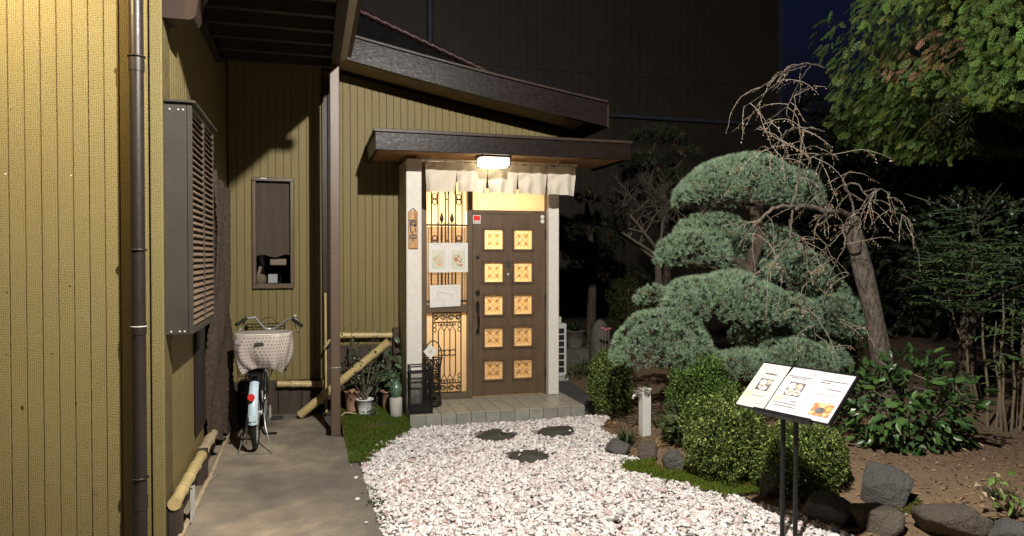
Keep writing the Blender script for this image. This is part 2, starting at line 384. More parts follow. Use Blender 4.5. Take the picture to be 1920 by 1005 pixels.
# ------------------------------------------------------------------ mesh helpers
class MB:
    """collects shapes in world coordinates and links them as one mesh object"""
    def __init__(s): s.v = []; s.f = []; s.sm = []
    def add(s, vs, fs, smooth=False):
        o = len(s.v); s.v += [tuple(v) for v in vs]
        s.f += [tuple(i + o for i in f) for f in fs]; s.sm += [smooth] * len(fs)
    def box(s, x0, x1, y0, y1, z0, z1):
        s.add([(x0, y0, z0), (x1, y0, z0), (x1, y1, z0), (x0, y1, z0), (x0, y0, z1), (x1, y0, z1), (x1, y1, z1), (x0, y1, z1)],
              [(0, 3, 2, 1), (4, 5, 6, 7), (0, 1, 5, 4), (1, 2, 6, 5), (2, 3, 7, 6), (3, 0, 4, 7)])
        return s
    def bbox(s, x0, x1, y0, y1, z0, z1, b=0.004):
        """box with chamfered edges"""
        b = min(b, abs(x1 - x0) * .45, abs(y1 - y0) * .45, abs(z1 - z0) * .45)
        bm = bmesh.new(); bmesh.ops.create_cube(bm, size=1.0)
        for v in bm.verts:
            v.co = ((x0 + x1) / 2 + v.co.x * (x1 - x0), (y0 + y1) / 2 + v.co.y * (y1 - y0), (z0 + z1) / 2 + v.co.z * (z1 - z0))
        bmesh.ops.bevel(bm, geom=bm.edges[:], offset=b, segments=1, affect='EDGES', profile=0.5)
        s.bm(bm); return s
    def bm(s, bm, smooth=False):
        bm.verts.index_update()
        s.add([v.co.copy() for v in bm.verts], [[v.index for v in f.verts] for f in bm.faces], smooth); bm.free(); return s
    def obox(s, c, ux, uy, uz, hx, hy, hz):
        c = Vector(c); ux = Vector(ux).normalized() * hx; uy = Vector(uy).normalized() * hy; uz = Vector(uz).normalized() * hz
        vs = [c + ux * a + uy * b + uz * d for d in (-1, 1) for (a, b) in ((-1, -1), (1, -1), (1, 1), (-1, 1))]
        s.add(vs, [(0, 3, 2, 1), (4, 5, 6, 7), (0, 1, 5, 4), (1, 2, 6, 5), (2, 3, 7, 6), (3, 0, 4, 7)]); return s
    def prism_y(s, poly, y0, y1):
        """polygon given as (x, z), extruded along y; counter-clockwise seen from -y"""
        n = len(poly)
        s.add([(x, y0, z) for x, z in poly] + [(x, y1, z) for x, z in poly],
              [tuple(range(n)), tuple(range(2 * n - 1, n - 1, -1))] + [(i, i + n, (i + 1) % n + n, (i + 1) % n) for i in range(n)])
        return s
    def prism_x(s, poly, x0, x1):
        n = len(poly)
        s.add([(x0, y, z) for y, z in poly] + [(x1, y, z) for y, z in poly],
              [tuple(range(n - 1, -1, -1)), tuple(range(n, 2 * n))] + [((i + 1) % n, (i + 1) % n + n, i + n, i) for i in range(n)])
        return s
    def prism_z(s, poly, z0, z1):
        n = len(poly)
        s.add([(x, y, z0) for x, y in poly] + [(x, y, z1) for x, y in poly],
              [tuple(range(n - 1, -1, -1)), tuple(range(n, 2 * n))] + [(i, (i + 1) % n, (i + 1) % n + n, i + n) for i in range(n)])
        return s
    def tube(s, path, rad, n=8, caps=True, closed=False):
        path = [Vector(p) for p in path]
        k = len(path)
        if not hasattr(rad, '__len__'): rad = [rad] * k
        vs = []; up = None
        for i, p in enumerate(path):
            if closed: t = path[(i + 1) % k] - path[i - 1]
            else: t = path[min(i + 1, k - 1)] - path[max(i - 1, 0)]
            if t.length < 1e-9: t = Vector((0, 0, 1))
            t.normalize()
            if up is None:
                up = Vector((0, 0, 1)) if abs(t.z) < 0.9 else Vector((1, 0, 0))
            a = up - t * up.dot(t)
            if a.length < 1e-6: a = t.orthogonal()
            a.normalize(); up = a; b = t.cross(a)
            for j in range(n):
                w = 2 * math.pi * j / n
                vs.append(p + (a * math.cos(w) + b * math.sin(w)) * rad[i])
        fs = []
        for i in range(k if closed else k - 1):
            i2 = (i + 1) % k
            for j in range(n):
                fs.append((i * n + j, i * n + (j + 1) % n, i2 * n + (j + 1) % n, i2 * n + j))
        s.add(vs, fs, n > 4)
        if caps and not closed:
            s.add(vs[:n], [tuple(range(n - 1, -1, -1))]); s.add(vs[-n:], [tuple(range(n))])
        return s
    def lathe(s, c, prof, n=20, caps=True):
        c = Vector(c); vs = []
        for r, z in prof:
            for j in range(n):
                w = 2 * math.pi * j / n; vs.append(c + Vector((r * math.cos(w), r * math.sin(w), z)))
        fs = [(i * n + j, i * n + (j + 1) % n, (i + 1) * n + (j + 1) % n, (i + 1) * n + j) for i in range(len(prof) - 1) for j in range(n)]
        s.add(vs, fs, True)
        if caps:
            s.add(vs[:n], [tuple(range(n - 1, -1, -1))]); s.add(vs[-n:], [tuple(range(n))])
        return s
    def disc(s, c, axis, r, t, n=16):
        axis = Vector(axis).normalized(); c = Vector(c)
        return s.tube([c - axis * t / 2, c + axis * t / 2], r, n)
    def grid(s, fn, nu, nv, smooth=True, closed_u=False):
        vs = [fn(i / nu, j / nv) for j in range(nv + 1) for i in range(nu + (0 if closed_u else 1))]
        w = nu if closed_u else nu + 1
        fs = [(j * w + i, j * w + (i + 1) % w, (j + 1) * w + (i + 1) % w, (j + 1) * w + i) for j in range(nv) for i in range(nu)]
        s.add(vs, fs, smooth); return s
    def build(s, name, mat, parent=None, label=None, kind=None):
        me = bpy.data.meshes.new(name)
        me.from_pydata(s.v, [], s.f)
        me.polygons.foreach_set('use_smooth', s.sm)
        return link(name, me, mat, parent, label, kind)

ROOTLOC = {}
def link(name, me, mat, parent=None, label=None, kind=None):
    me.materials.append(M[mat]); me.update()
    o = bpy.data.objects.new(name, me); COL.objects.link(o)
    if parent is not None: adopt(o, parent)
    if label: o['label'] = label
    if kind: o['kind'] = kind
    return o
def wloc(o):
    l = Vector(o.location)
    return l if o.parent is None else l + o.matrix_parent_inverse.translation + wloc(o.parent)
def adopt(o, parent):
    o.parent = parent; o.matrix_parent_inverse = Matrix.Translation(-wloc(parent))
def thing(name, label, cat, loc, group=None):
    o = bpy.data.objects.new(name, None); COL.objects.link(o); o.location = loc; o.empty_display_size = 0.1
    return tag(o, label, cat, group)
def tag(o, label, cat, group=None):
    o['label'] = label; o['category'] = cat
    if group: o['group'] = group
    return o
def struct(o): o['kind'] = 'structure'; return o
def recentre(o, c):
    """give a world-coordinate mesh its own origin at c"""
    c = Vector(c); o.data.transform(Matrix.Translation(-c)); o.location = Vector(o.location) + c; return o

def np_mesh(name, V, F, mat, parent=None, col=None, smooth=False, kind=None, label=None):
    """V (n,3), F (m,k) constant polygon size, col (n,3)"""
    V = np.asarray(V, dtype=np.float32); F = np.asarray(F, dtype=np.int32)
    me = bpy.data.meshes.new(name); m, k = F.shape
    me.vertices.add(len(V)); me.vertices.foreach_set('co', V.ravel())
    me.loops.add(m * k); me.loops.foreach_set('vertex_index', F.ravel())
    me.polygons.add(m); me.polygons.foreach_set('loop_start', np.arange(0, m * k, k, dtype=np.int32))
    me.polygons.foreach_set('loop_total', np.full(m, k, dtype=np.int32))
    me.polygons.foreach_set('use_smooth', np.full(m, smooth, dtype=bool))
    me.update(calc_edges=True)
    if col is not None:
        a = me.color_attributes.new('Col', 'FLOAT_COLOR', 'POINT')
        c = np.ones((len(V), 4), dtype=np.float32); c[:, :3] = np.clip(col, 0, 1); a.data.foreach_set('color', c.ravel())
    return link(name, me, mat, parent, label, kind)

def text_mesh(chars, size, origin, ux, uy, depth=0.0008, extr=0.0):
    cu = bpy.data.curves.new('lettering', 'FONT'); cu.body = chars; cu.size = size; cu.align_x = 'CENTER'; cu.align_y = 'CENTER'
    cu.offset = extr; cu.resolution_u = 3
    ob = bpy.data.objects.new('lettering', cu); COL.objects.link(ob)
    bpy.context.view_layer.update()
    me = bpy.data.meshes.new_from_object(ob.evaluated_get(bpy.context.evaluated_depsgraph_get()))
    COL.objects.unlink(ob); bpy.data.objects.remove(ob); bpy.data.curves.remove(cu)
    ux = Vector(ux).normalized(); uy = Vector(uy).normalized(); nz = ux.cross(uy)
    o = Vector(origin) + nz * depth
    vs = [o + ux * v.co.x + uy * v.co.y for v in me.vertices]; fs = [tuple(p.vertices) for p in me.polygons]
    bpy.data.meshes.remove(me); return vs, fs

# ------------------------------------------------------------------ the ground
g = MB(); g.add([(-120, -60, -0.035), (160, -60, -0.035), (160, 240, -0.035), (-120, 240, -0.035)], [(0, 1, 2, 3)])
struct(g.build('ground', 'grit'))
# concrete slab beside the house
slab = [(-0.82, -2.0), (0.42, -2.0), (0.385, 4.1), (0.345, 5.6), (0.325, 6.1), (0.30, 6.30), (0.25, 6.42), (0.16, 6.47), (0.12, 6.5), (0.12, 7.5), (-0.82, 7.5)]
g = MB(); g.prism_z(slab, -0.12, 0.012); struct(g.build('concrete_path', 'concrete'))
# bed under the pebbles
g = MB(); g.prism_z([(0.30, -2.0), (3.6, -2.0), (3.3, 3.0), (3.0, 4.0), (2.75, 4.6), (2.75, 5.5), (3.0, 6.7), (0.30, 6.7)], -0.06, -0.022)
struct(g.build('gravel_bed', 'pebble_bed'))
# pale gravel path further back beside the house
bp = [G(1063, 668), G(1150, 672), G(1150, 648), G(1062, 650)]
g = MB(); g.prism_z([(2.8, 9.6), (4.6, 9.3), (5.2, 10.6), (2.8, 11.2)], -0.06, -0.028); struct(g.build('path', 'pale_grit'))

EDGE = [(3.9, 1.0), (3.35, 2.6), (3.05, 3.35), (2.86, 3.9), (2.72, 4.35), (2.42, 4.80), (2.45, 5.35), (2.62, 5.95), (2.80, 6.5), (3.15, 7.4), (3.3, 8.6)]
def edge_x(y):
    if y <= EDGE[0][1]: return EDGE[0][0]
    for (xa, ya), (xb, yb) in zip(EDGE, EDGE[1:]):
        if y <= yb: return xa + (xb - xa) * (y - ya) / (yb - ya)
    return EDGE[-1][0]
def soil_z(x, y):
    t = max(0.0, min(1.0, (x - edge_x(y)) / 1.4)); t = t * t * (3 - 2 * t)
    return -0.02 + 0.15 * t + 0.025 * math.sin(x * 2.1 + y * 1.3) * t + 0.015 * math.sin(x * 5.3 - y * 4.1) * t
def soil_fn(u, v):
    y = 1.0 + v * 11.0; x = edge_x(y) - 0.02 + (u ** 1.5) * 9.0
    return (x, y, soil_z(x, y) - (0.05 if u == 0 else 0))
struct(MB().grid(soil_fn, 60, 70).build('garden_soil', 'soil'))
def GS(px, py):
    z = 0.05
    for _ in range(6):
        p = G(px, py, z); z = soil_z(p.x, p.y)
    p.z = z; return p

# ------------------------------------------------------------------ the house
WY = 7.52          # wall with the window and the entrance
LX = -0.80         # wall along the concrete slab
NY = 4.27          # wall facing the lamp beside the downpipe
def gable(x): return 3.535 - 0.1935 * (x - 0.33)   # underside of the sloping verge

house = thing('house', 'mustard clad single storey house with lit entrance door and dark sloping eaves', 'house', (0.6, 8.0, 0))
BW = 0.0752
def board_mesh(name, a, b, axis, face, z0, z1a, z1b, parent):
    """one embossed siding board from a to b along the wall"""
    pr = [(a + 0.0012, 0.0), (a + 0.0040, 0.007), (b - 0.0040, 0.007), (b - 0.0012, 0.0)]
    vs = []
    for zz in (0, 1):
        for (p, dpt) in pr:
            z = z0 if zz == 0 else z1a + (z1b - z1a) * (p - a) / (b - a)
            vs.append((p, face - dpt, z) if axis == 'x' else (face + dpt, p, z))
    fs = [(0, 1, 5, 4), (1, 2, 6, 5), (2, 3, 7, 6), (3, 0, 4, 7), (0, 3, 2, 1), (4, 5, 6, 7)]
    if axis == 'y': fs = [tuple(reversed(f)) for f in fs]
    m = MB(); m.add(vs, fs); return m.build(name, 'siding', parent)

# wall facing the lane, with the downpipe
w = MB(); w.box(-3.2, LX, NY + 0.012, 4.55, -0.05, 3.6); near_wall = w.build('siding_wall', 'siding_backing', house)
x = LX - 0.055
while x > -2.4:
    board_mesh('board', x - BW, x, 'x', NY + 0.012, -0.02, 3.55, 3.55, near_wall); x -= BW
MB().bbox(LX - 0.053, LX + 0.010, NY - 0.012, NY + 0.011, -0.02, 3.55, 0.004).build('corner_trim', 'siding', near_wall)
for (px_, py_, w_, h_, mt_) in ((42, 765, .010, .022, 'dark_wood'), (143, 756, .004, .016, 'dark_wood'), (10, 326, .008, .006, 'paper'), (133, 329, .008, .005, 'paper'), (97, 663, .012, .004, 'brown_paint'), (13, 548, .006, .008, 'brown_paint'), (131, 536, .010, .006, 'brown_paint'), (107, 207, .004, .005, 'dark_wood'), (20, 205, .003, .005, 'dark_wood'), (160, 412, .006, .003, 'dark_wood'), (12, 665, .006, .005, 'brown_paint')):
    q = PY(px_, py_, NY + .004); MB().box(q.x - w_ / 2, q.x + w_ / 2, NY + .0035, NY + .006, q.z - h_ / 2, q.z + h_ / 2).build('paint_mark', mt_, near_wall)
# long wall beside the slab
w = MB(); w.box(-3.2, LX - 0.012, 4.56, 12.0, -0.05, 3.6); side_wall = w.build('siding_wall', 'siding_backing', house)
y = NY + 0.014
while y < WY - 0.02:
    yb = min(y + BW, WY - 0.012)
    board_mesh('board', y, yb, 'y', LX - 0.012, 0.20, 3.5, 3.5, side_wall); y += BW
# wall with the small window: opening x -0.573..-0.171, z 1.30..2.43
WX0, WX1, WZ0, WZ1 = -0.573, -0.171, 1.301, 2.425
w = MB()
w.box(LX, WX0, WY + .012, WY + .14, -0.05, 3.78); w.box(WX1, 0.30, WY + .012, WY + .14, -0.05, 3.55)
w.box(WX0, WX1, WY + .012, WY + .14, -0.05, WZ0); w.box(WX0, WX1, WY + .012, WY + .14, WZ1, 3.7)
window_wall = w.build('siding_wall', 'siding_backing', house)
x = LX + 0.002
while x < 0.10:
    xb = min(x + BW, 0.105)
    segs = [(0.36, 3.6)]
    if xb > WX0 + 0.002 and x < WX1 - 0.002:
        if x < WX0: segs = [(0.36, 3.6)]
        segs = [(0.36, WZ0), (WZ1, 3.6)]
        if x < WX0 - 0.02: board_mesh('board', x, WX0, 'x', WY + .012, WZ0, WZ1, WZ1, window_wall)
        if xb > WX1 + 0.02: board_mesh('board', WX1, xb, 'x', WY + .012, WZ0, WZ1, WZ1, window_wall)
    for z0, z1 in segs: board_mesh('board', x, xb, 'x', WY + .012, z0, z1, z1, window_wall)
    x += BW
# entrance wall up to the slope
w = MB()
w.prism_y([(0.301, -0.05), (0.985, -0.05), (0.985, gable(0.985)), (0.301, gable(0.301))], WY + .012, WY + .14)
w.prism_y([(0.985, 2.52), (2.72, 2.52), (2.72, gable(2.72)), (0.985, gable(0.985))], WY + .012, WY + .14)
entry_wall = w.build('siding_wall', 'siding_backing', house)
x = 0.245
while x < 2.72:
    xb = min(x + BW, 2.72)
    if xb - x > 0.02:
        board_mesh('board', x, xb, 'x', WY + .012, 0.70 if x < 0.96 else 2.56, gable(x), gable(xb), entry_wall)
    x += BW
# side and back of that wing
w = MB(); w.box(2.60, 2.715, WY + .141, 12.0, -0.05, 3.05); side2 = w.build('siding_wall', 'siding', house)
w = MB(); w.box(-3.2, 2.6, 11.9, 12.0, -0.05, 3.4); w.build('siding_wall', 'siding', house)
# dark corner trim between the two fronts
MB().bbox(0.108, 0.162, WY - 0.03, WY + 0.011, 0.0, 3.45).build('corner_trim', 'brown_paint', window_wall)
MB().bbox(0.166, 0.240, WY - 0.012, WY + 0.011, 0.0, 3.45).build('corner_trim', 'dark_wood', window_wall)
# dark plank base under the siding
x = LX + 0.01
while x < 0.96:
    xb = min(x + 0.23, 0.96); top = 0.345 if x < 0.1 else 0.685
    if not (0.09 < x < 0.1): MB().bbox(x, xb - 0.004, WY - 0.016, WY + 0.010, -0.03, top, 0.003).build('base_plank', 'base_board', entry_wall)
    x += 0.23
y = NY + 0.02
while y < WY - 0.05:
    yb = min(y + 0.46, WY - 0.03); MB().bbox(LX - 0.010, LX + 0.012, y, yb - 0.005, -0.03, 0.195, 0.003).build('base_plank', 'base_board', side_wall); y += 0.46

# small window
win = MB()
fw = 0.036
win.bbox(WX0, WX1, WY - .035, WY + .06, WZ1 - fw, WZ1); win.bbox(WX0, WX1, WY - .035, WY + .06, WZ0, WZ0 + fw * 1.35)
win.bbox(WX0, WX0 + fw, WY - .034, WY + .059, WZ0 + fw * 1.35, WZ1 - fw); win.bbox(WX1 - fw, WX1, WY - .034, WY + .059, WZ0 + fw * 1.35, WZ1 - fw)
window = win.build('window', 'frame_brown', house)
MB().box(WX0 + fw, WX1 - fw, WY - .006, WY - .002, WZ0 + fw * 1.35, WZ1 - fw).build('pane', 'clear_glass', window)
MB().bbox(WX0 + .08, WX0 + .14, WY - .0375, WY - .0352, WZ1 - .016, WZ1 - .006, .001).build('latch', 'white_metal', window)
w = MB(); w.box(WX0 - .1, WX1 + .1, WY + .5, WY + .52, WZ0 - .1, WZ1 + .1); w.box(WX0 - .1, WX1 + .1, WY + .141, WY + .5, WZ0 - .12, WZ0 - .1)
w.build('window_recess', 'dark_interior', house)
def blind_fn(u, v):
    return (WX0 + .035 + u * .33, WY + .025 + 0.004 * math.sin(u * 18 + v * 2), WZ0 + .33 + v * .74 + 0.015 * math.sin(u * 9) * (1 - v))
bl = MB().grid(blind_fn, 26, 30).build('window_blind', 'blind_cloth')
tag(bl, 'brown cloth blind hanging behind the small narrow window', 'blind')
o = MB().bbox(-0.425, -0.335, WY + .002, WY + .010, WZ0 + .055, WZ0 + .145, .002).build('paper_card', 'paper')
tag(o, 'small square white card behind the glass of the narrow window', 'card')
o = MB().lathe((-0.50, WY + .06, WZ0 + .02), [(.02, 0), (.05, .03), (.062, .07), (.05, .11), (.02, .125)], 14).build('woven_ball', 'rope')
tag(o, 'round woven brown ornament inside the narrow window', 'ornament')
o = MB().tube([(-0.53, WY + .03, WZ0 + .11), (-0.50, WY + .035, WZ0 + .22)], [.012, .02], 8).build('wooden_spoon', 'old_bamboo')
tag(o, 'pale wooden stick leaning inside the narrow window', 'stick')
o = MB().bbox(-0.41, -0.25, WY + .07, WY + .14, WZ0 + .235, WZ0 + .30, .006).build('folded_cloth', 'old_bamboo')
tag(o, 'pale folded cloth under the blind inside the narrow window', 'cloth')

# downpipe on the near wall
PPX = PY(259, 500, NY - .075).x
pipe = MB().tube([(PPX, NY - .075, -.02), (PPX, NY - .075, 3.6)], .036, 20).build('downpipe', 'pipe_brown', house)
for z in (0.25, 1.20, 1.62 + .0, 2.62):
    if abs(z - 1.62) < .01: continue
    MB().tube([(PPX, NY - .075, z), (PPX, NY - .075, z + .07)], .0395, 20).build('pipe_collar', 'pipe_brown', pipe)
for z in (0.42, 1.66, 2.70):
    m = MB().tube([(PPX + .041 * math.cos(a), NY - .075 + .041 * math.sin(a), z) for a in np.linspace(0, 2 * math.pi, 20, endpoint=False)], .006, 6, closed=True)
    m.tube([(PPX, NY - .04, z), (PPX, NY + .004, z)], .006, 6); m.build('pipe_bracket', 'pipe_brown', pipe)
MB().tube([(PPX + .0375 * math.cos(a), NY - .075 + .0375 * math.sin(a), 1.245) for a in np.linspace(0, 2 * math.pi, 20, endpoint=False)], .004, 6, closed=True).build('pipe_tie', 'white_metal', pipe)

# louvred shutter box on the side wall
SY0, SY1, SZ0, SZ1, SX = 4.36, 5.30, 1.175, 2.50, -0.655
sb = MB(); sb.bbox(LX - .001, SX - .028, SY0, SY1, SZ0, SZ1, .003)
shutter = sb.build('shutter_box', 'shutter_grey', house, label='grey metal shutter box with louvred front')
fr = MB()
fr.bbox(SX - .027, SX, SY0, SY0 + .03, SZ0, SZ1); fr.bbox(SX - .027, SX, SY1 - .03, SY1, SZ0, SZ1)
fr.bbox(SX - .027, SX - .001, SY0 + .03, SY1 - .03, SZ1 - .03, SZ1); fr.bbox(SX - .027, SX - .001, SY0 + .03, SY1 - .03, SZ0, SZ0 + .04)
fr.bbox(SX - .020, SX + .002, (SY0 + SY1) / 2 - .010, (SY0 + SY1) / 2 + .010, SZ0 + .04, SZ1 - .03)
fr.build('louvre_frame', 'shutter_grey', shutter)
cp = MB(); cp.prism_x([(SY0 - .02, SZ1), (SY1 + .02, SZ1), (SY1 + .02, SZ1 + .012), (SY0 - .02, SZ1 + .012)], LX + .001, SX + .022); cp.build('shutter_cap', 'shutter_grey', shutter)
nsl = 34
for i in range(nsl):
    z = SZ0 + .045 + (i + .5) * (SZ1 - SZ0 - .08) / nsl
    m = MB(); m.obox((SX - .012, (SY0 + SY1) / 2, z), (0.62, 0, -0.78), (0, 1, 0), (0.78, 0, 0.62), .017, (SY1 - SY0) / 2 - .031, .0035)
    m.build('slat', 'shutter_slat', shutter)
for (yy, zz) in ((SY0 - .004, SZ1 - .04), (SY0 - .004, SZ0 + .02)):
    for xx in (LX + .03, LX + .075, SX - .045):
        MB().disc((xx, yy + .003, zz), (0, 1, 0), .005, .006, 8).build('screw', 'white_metal', shutter)

# near-black framed panel filling the dark gap past the shutter box
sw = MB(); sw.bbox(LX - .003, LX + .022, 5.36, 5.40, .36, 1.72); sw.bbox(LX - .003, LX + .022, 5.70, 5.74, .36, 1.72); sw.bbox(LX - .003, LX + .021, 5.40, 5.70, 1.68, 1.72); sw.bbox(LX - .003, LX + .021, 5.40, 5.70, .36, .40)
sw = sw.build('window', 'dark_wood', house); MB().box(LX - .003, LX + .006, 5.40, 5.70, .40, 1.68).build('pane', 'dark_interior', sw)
# gutter end over the shutter and wall plate under the lean-to
ge = MB()
prof = [(-0.82, 2.965), (-0.66, 2.965), (-0.635, 2.975), (-0.622, 3.00), (-0.616, 3.06), (-0.600, 3.12), (-0.57, 3.17), (-0.57, 3.40), (-0.82, 3.40)]
ge.prism_y(prof, 4.33, 4.52); ge.build('gutter_end', 'brown_paint', house)

# verge board, soffit and roof of the entrance wing
VY0, VY1 = 6.93, 6.985
def vtop(x): return 3.745 - 0.178 * (x - 0.33)
def vbot(x): return 3.525 - 0.187 * (x - 0.33)
def sag(x): return -0.02 * math.sin(math.pi * max(0, min(1, (x - 0.3) / 2.75)))
xs = np.linspace(-0.75, 3.045, 24)
poly = [(float(a), vbot(a) + sag(a)) for a in xs] + [(float(a), vtop(a) + sag(a)) for a in xs[::-1]]
verge = MB().prism_y(poly, VY0, VY1).build('verge_board', 'fascia_wood', house, label='glossy dark brown verge board along the sloping eave')
poly = [(float(a), vtop(a) + sag(a) + .002) for a in xs] + [(float(a), vtop(a) + sag(a) + .022) for a in xs[::-1]]
MB().prism_y(poly, VY0 - .035, VY1 + .02).build('verge_flashing', 'brown_paint', verge)
poly = [(float(a), vbot(a) + sag(a) + .005 + .03) for a in xs[:-1]] + [(float(a), vbot(a) + sag(a) + .06) for a in xs[:-1][::-1]]
MB().prism_y(poly, VY1 + .001, WY - .002).build('soffit', 'soffit', house)
rf = MB()
poly = [(-0.75, vbot(-.75) + .07)] + [(float(a), vbot(a) + sag(a) + .07) for a in xs[1:]] + [(float(a), vtop(a) + sag(a) - .004) for a in xs[::-1]]
rf.prism_y(poly, VY1 + .022, 12.3); roof = rf.build('roof', 'dark_wood', house)
# moulding under the verge where the boards end
poly = [(float(a), gable(a) - .02) for a in (0.26, 2.75)] + [(float(a), gable(a) + .055) for a in (2.75, 0.26)]
MB().prism_y(poly, WY - .028, WY - .004).build('eave_batten', 'dark_wood', house)
# eave fascia across the low end with gutter
MB().box(3.046, 3.075, VY0 + .02, 12.3, vbot(3.045) - .005, vtop(3.045) - .01).build('eave_fascia', 'brown_paint', roof)
# upper roof behind with red tiled edge
p0, p1 = PY(640, 2, 8.6), PY(905, 128, 8.6)
sl = (p1.z - p0.z) / (p1.x - p0.x)
def ur(x): return p0.z + sl * (x - p0.x)
ux = np.linspace(-1.2, p1.x + 0.05, 30)
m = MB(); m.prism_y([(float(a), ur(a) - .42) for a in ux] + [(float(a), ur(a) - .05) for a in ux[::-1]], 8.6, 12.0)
upper = m.build('upper_roof', 'roof_shaded', house)
for a, b in zip(ux[:-1], ux[1:]):
    m = MB(); m.tube([(a - .01, 8.56, ur(a) - .015), (b, 8.56, ur(b) - .035)], [.034, .030], 8); m.build('ridge_tile', 'red_tile', upper)

# ------------------------------------------------------------------ entrance
PTOP = 0.115
porch = thing('porch', 'low tiled porch step in front of the entrance door', 'porch', (1.8, 6.9, 0))
PX0, PX1, PF, PB = 0.895, 2.665, 6.615, 7.40
MB().box(PX0 + .008, PX1 - .008, PF + .008, PB, -0.05, PTOP - .006).build('grout_bed', 'grout', porch)
tw = 0.147
nx = int(round((PX1 - PX0) / tw)); tw = (PX1 - PX0) / nx
yrows = []
y = PF
while y < PB - .02:
    yrows.append((y, min(y + 0.147, PB))); y += 0.147
for i in range(nx):
    for (ya, yb) in yrows:
        d = rnd.uniform(-.0006, .0006)
        MB().bbox(PX0 + i * tw + .003, PX0 + (i + 1) * tw - .003, ya + .003, yb - .003, PTOP - .012, PTOP + d, .002).build('floor_tile', 'porch_tile', porch)
    MB().bbox(PX0 + i * tw + .003, PX0 + (i + 1) * tw - .003, PF - .004, PF + .0085, -.03, PTOP - .0125, .002).build('edge_tile', 'edge_tile', porch)
for (ya, yb) in yrows:
    MB().bbox(PX0 - .004, PX0 + .0075, ya + .003, yb - .003, -.03, PTOP - .0125, .002).build('edge_tile', 'edge_tile', porch)
    MB().bbox(PX1 - .0075, PX1 + .004, ya + .003, yb - .003, -.03, PTOP - .0125, .002).build('edge_tile', 'edge_tile', porch)

# plastered pillars
plx0, plx1 = PY(762, 500, 6.93).x, PY(791, 500, 6.93).x
MB().bbox(plx0, plx1, 6.93, WY + .005, PTOP + .001, 2.598, .008).build('pillar', 'plaster', house)
prx0, prx1 = PY(1029, 500, 7.2).x, PY(1048.5, 500, 7.2).x
MB().bbox(prx0, prx1, 7.2, WY + .005, PTOP + .001, 2.598, .008).build('pillar', 'plaster', house)

# canopy
CX0, CX1, CY0, CY1, CZ0, CZ1 = 0.565, 3.12, 6.5, WY - .03, 2.605, 2.785
canopy = MB().bbox(CX0, CX1, CY0, CY0 + .03, CZ0, CZ1 - .02, .003).build('canopy', 'fascia_wood', house, label='flat dark wood canopy over the door')
MB().bbox(CX0 - .015, CX1 + .012, CY0 - .02, CY1, CZ1 - .018, CZ1 + .012, .004).build('canopy_cap', 'brown_paint', canopy)
MB().bbox(CX0 + .001, CX0 + .03, CY0 + .031, CY1, CZ0, CZ1 - .02, .003).build('canopy_side', 'fascia_wood', canopy)
MB().bbox(CX1 - .03, CX1 - .001, CY0 + .031, CY1, CZ0, CZ1 - .02, .003).build('canopy_side', 'fascia_wood', canopy)
yy = CY0 + .032
while yy < CY1 - .05:
    MB().bbox(CX0 + .032, CX1 - .032, yy, min(yy + .185, CY1) - .003, CZ0 + .02, CZ0 + .035, .002).build('soffit_board', 'soffit_wood', canopy); yy += .185

# door frame, sidelight, transom: front plane
DY = 7.30
def dx(px): return PY(px, 500, DY).x
def dz(py): return PY(950, py, DY).z
sx0, sx1 = dx(799.5), dx(876)          # sidelight opening
gx0, gx1 = dx(886), dx(1022)           # door leaf
fl, frr = plx1 + .002, prx0 - .002
ztop = 2.56
fm = MB()
fm.bbox(fl, sx0, DY - .02, DY + .09, PTOP + .002, ztop)                   # left stile
fm.bbox(sx1, gx0 - .002, DY - .025, DY + .09, PTOP + .002, ztop)          # mullion
fm.bbox(gx1 + .002, frr, DY - .02, DY + .09, PTOP + .002, ztop)           # right jamb
ztt, ztb, zdt = dz(362), dz(395), dz(402)
fm.bbox(gx0 - .001, gx1 + .001, DY - .022, DY + .085, zdt + .003, ztb)    # transom rail
fm.bbox(gx0 - .001, gx1 + .001, DY - .02, DY + .085, 2.36, ztop)          # head
fm.bbox(sx0 - .001, sx1 + .001, DY - .018, DY + .085, 2.42, ztop)
zr1, zr0 = dz(569), dz(583)
fm.bbox(sx0 - .001, sx1 + .001, DY - .018, DY + .085, zr0, zr1)           # middle rail
zb = dz(731)
fm.bbox(sx0 - .001, sx1 + .001, DY - .018, DY + .085, PTOP + .003, zb)    # bottom rail
entry = fm.build('entrance_frame', 'frame_brown', house)
mj = MB()
for k, off in enumerate((0.012, 0.030)):
    mj.bbox(gx1 + .004 + off, gx1 + .012 + off, DY - .032, DY - .0205, PTOP + .004, ztop - .01, .002)
mj.build('jamb_moulding', 'frame_brown', entry)
MB().box(gx0, gx1, DY + .03, DY + .034, ztb + .001, 2.359).build('transom_pane', 'frosted_glass', entry)
MB().box(sx0 + .001, sx1 - .001, DY + .045, DY + .048, zr1 + .001, 2.419).build('sidelight_pane', 'frosted_glass', entry)
MB().box(sx0 + .001, sx1 - .001, DY + .045, DY + .048, zb + .001, zr0 - .001).build('sidelight_pane', 'frosted_glass', entry)

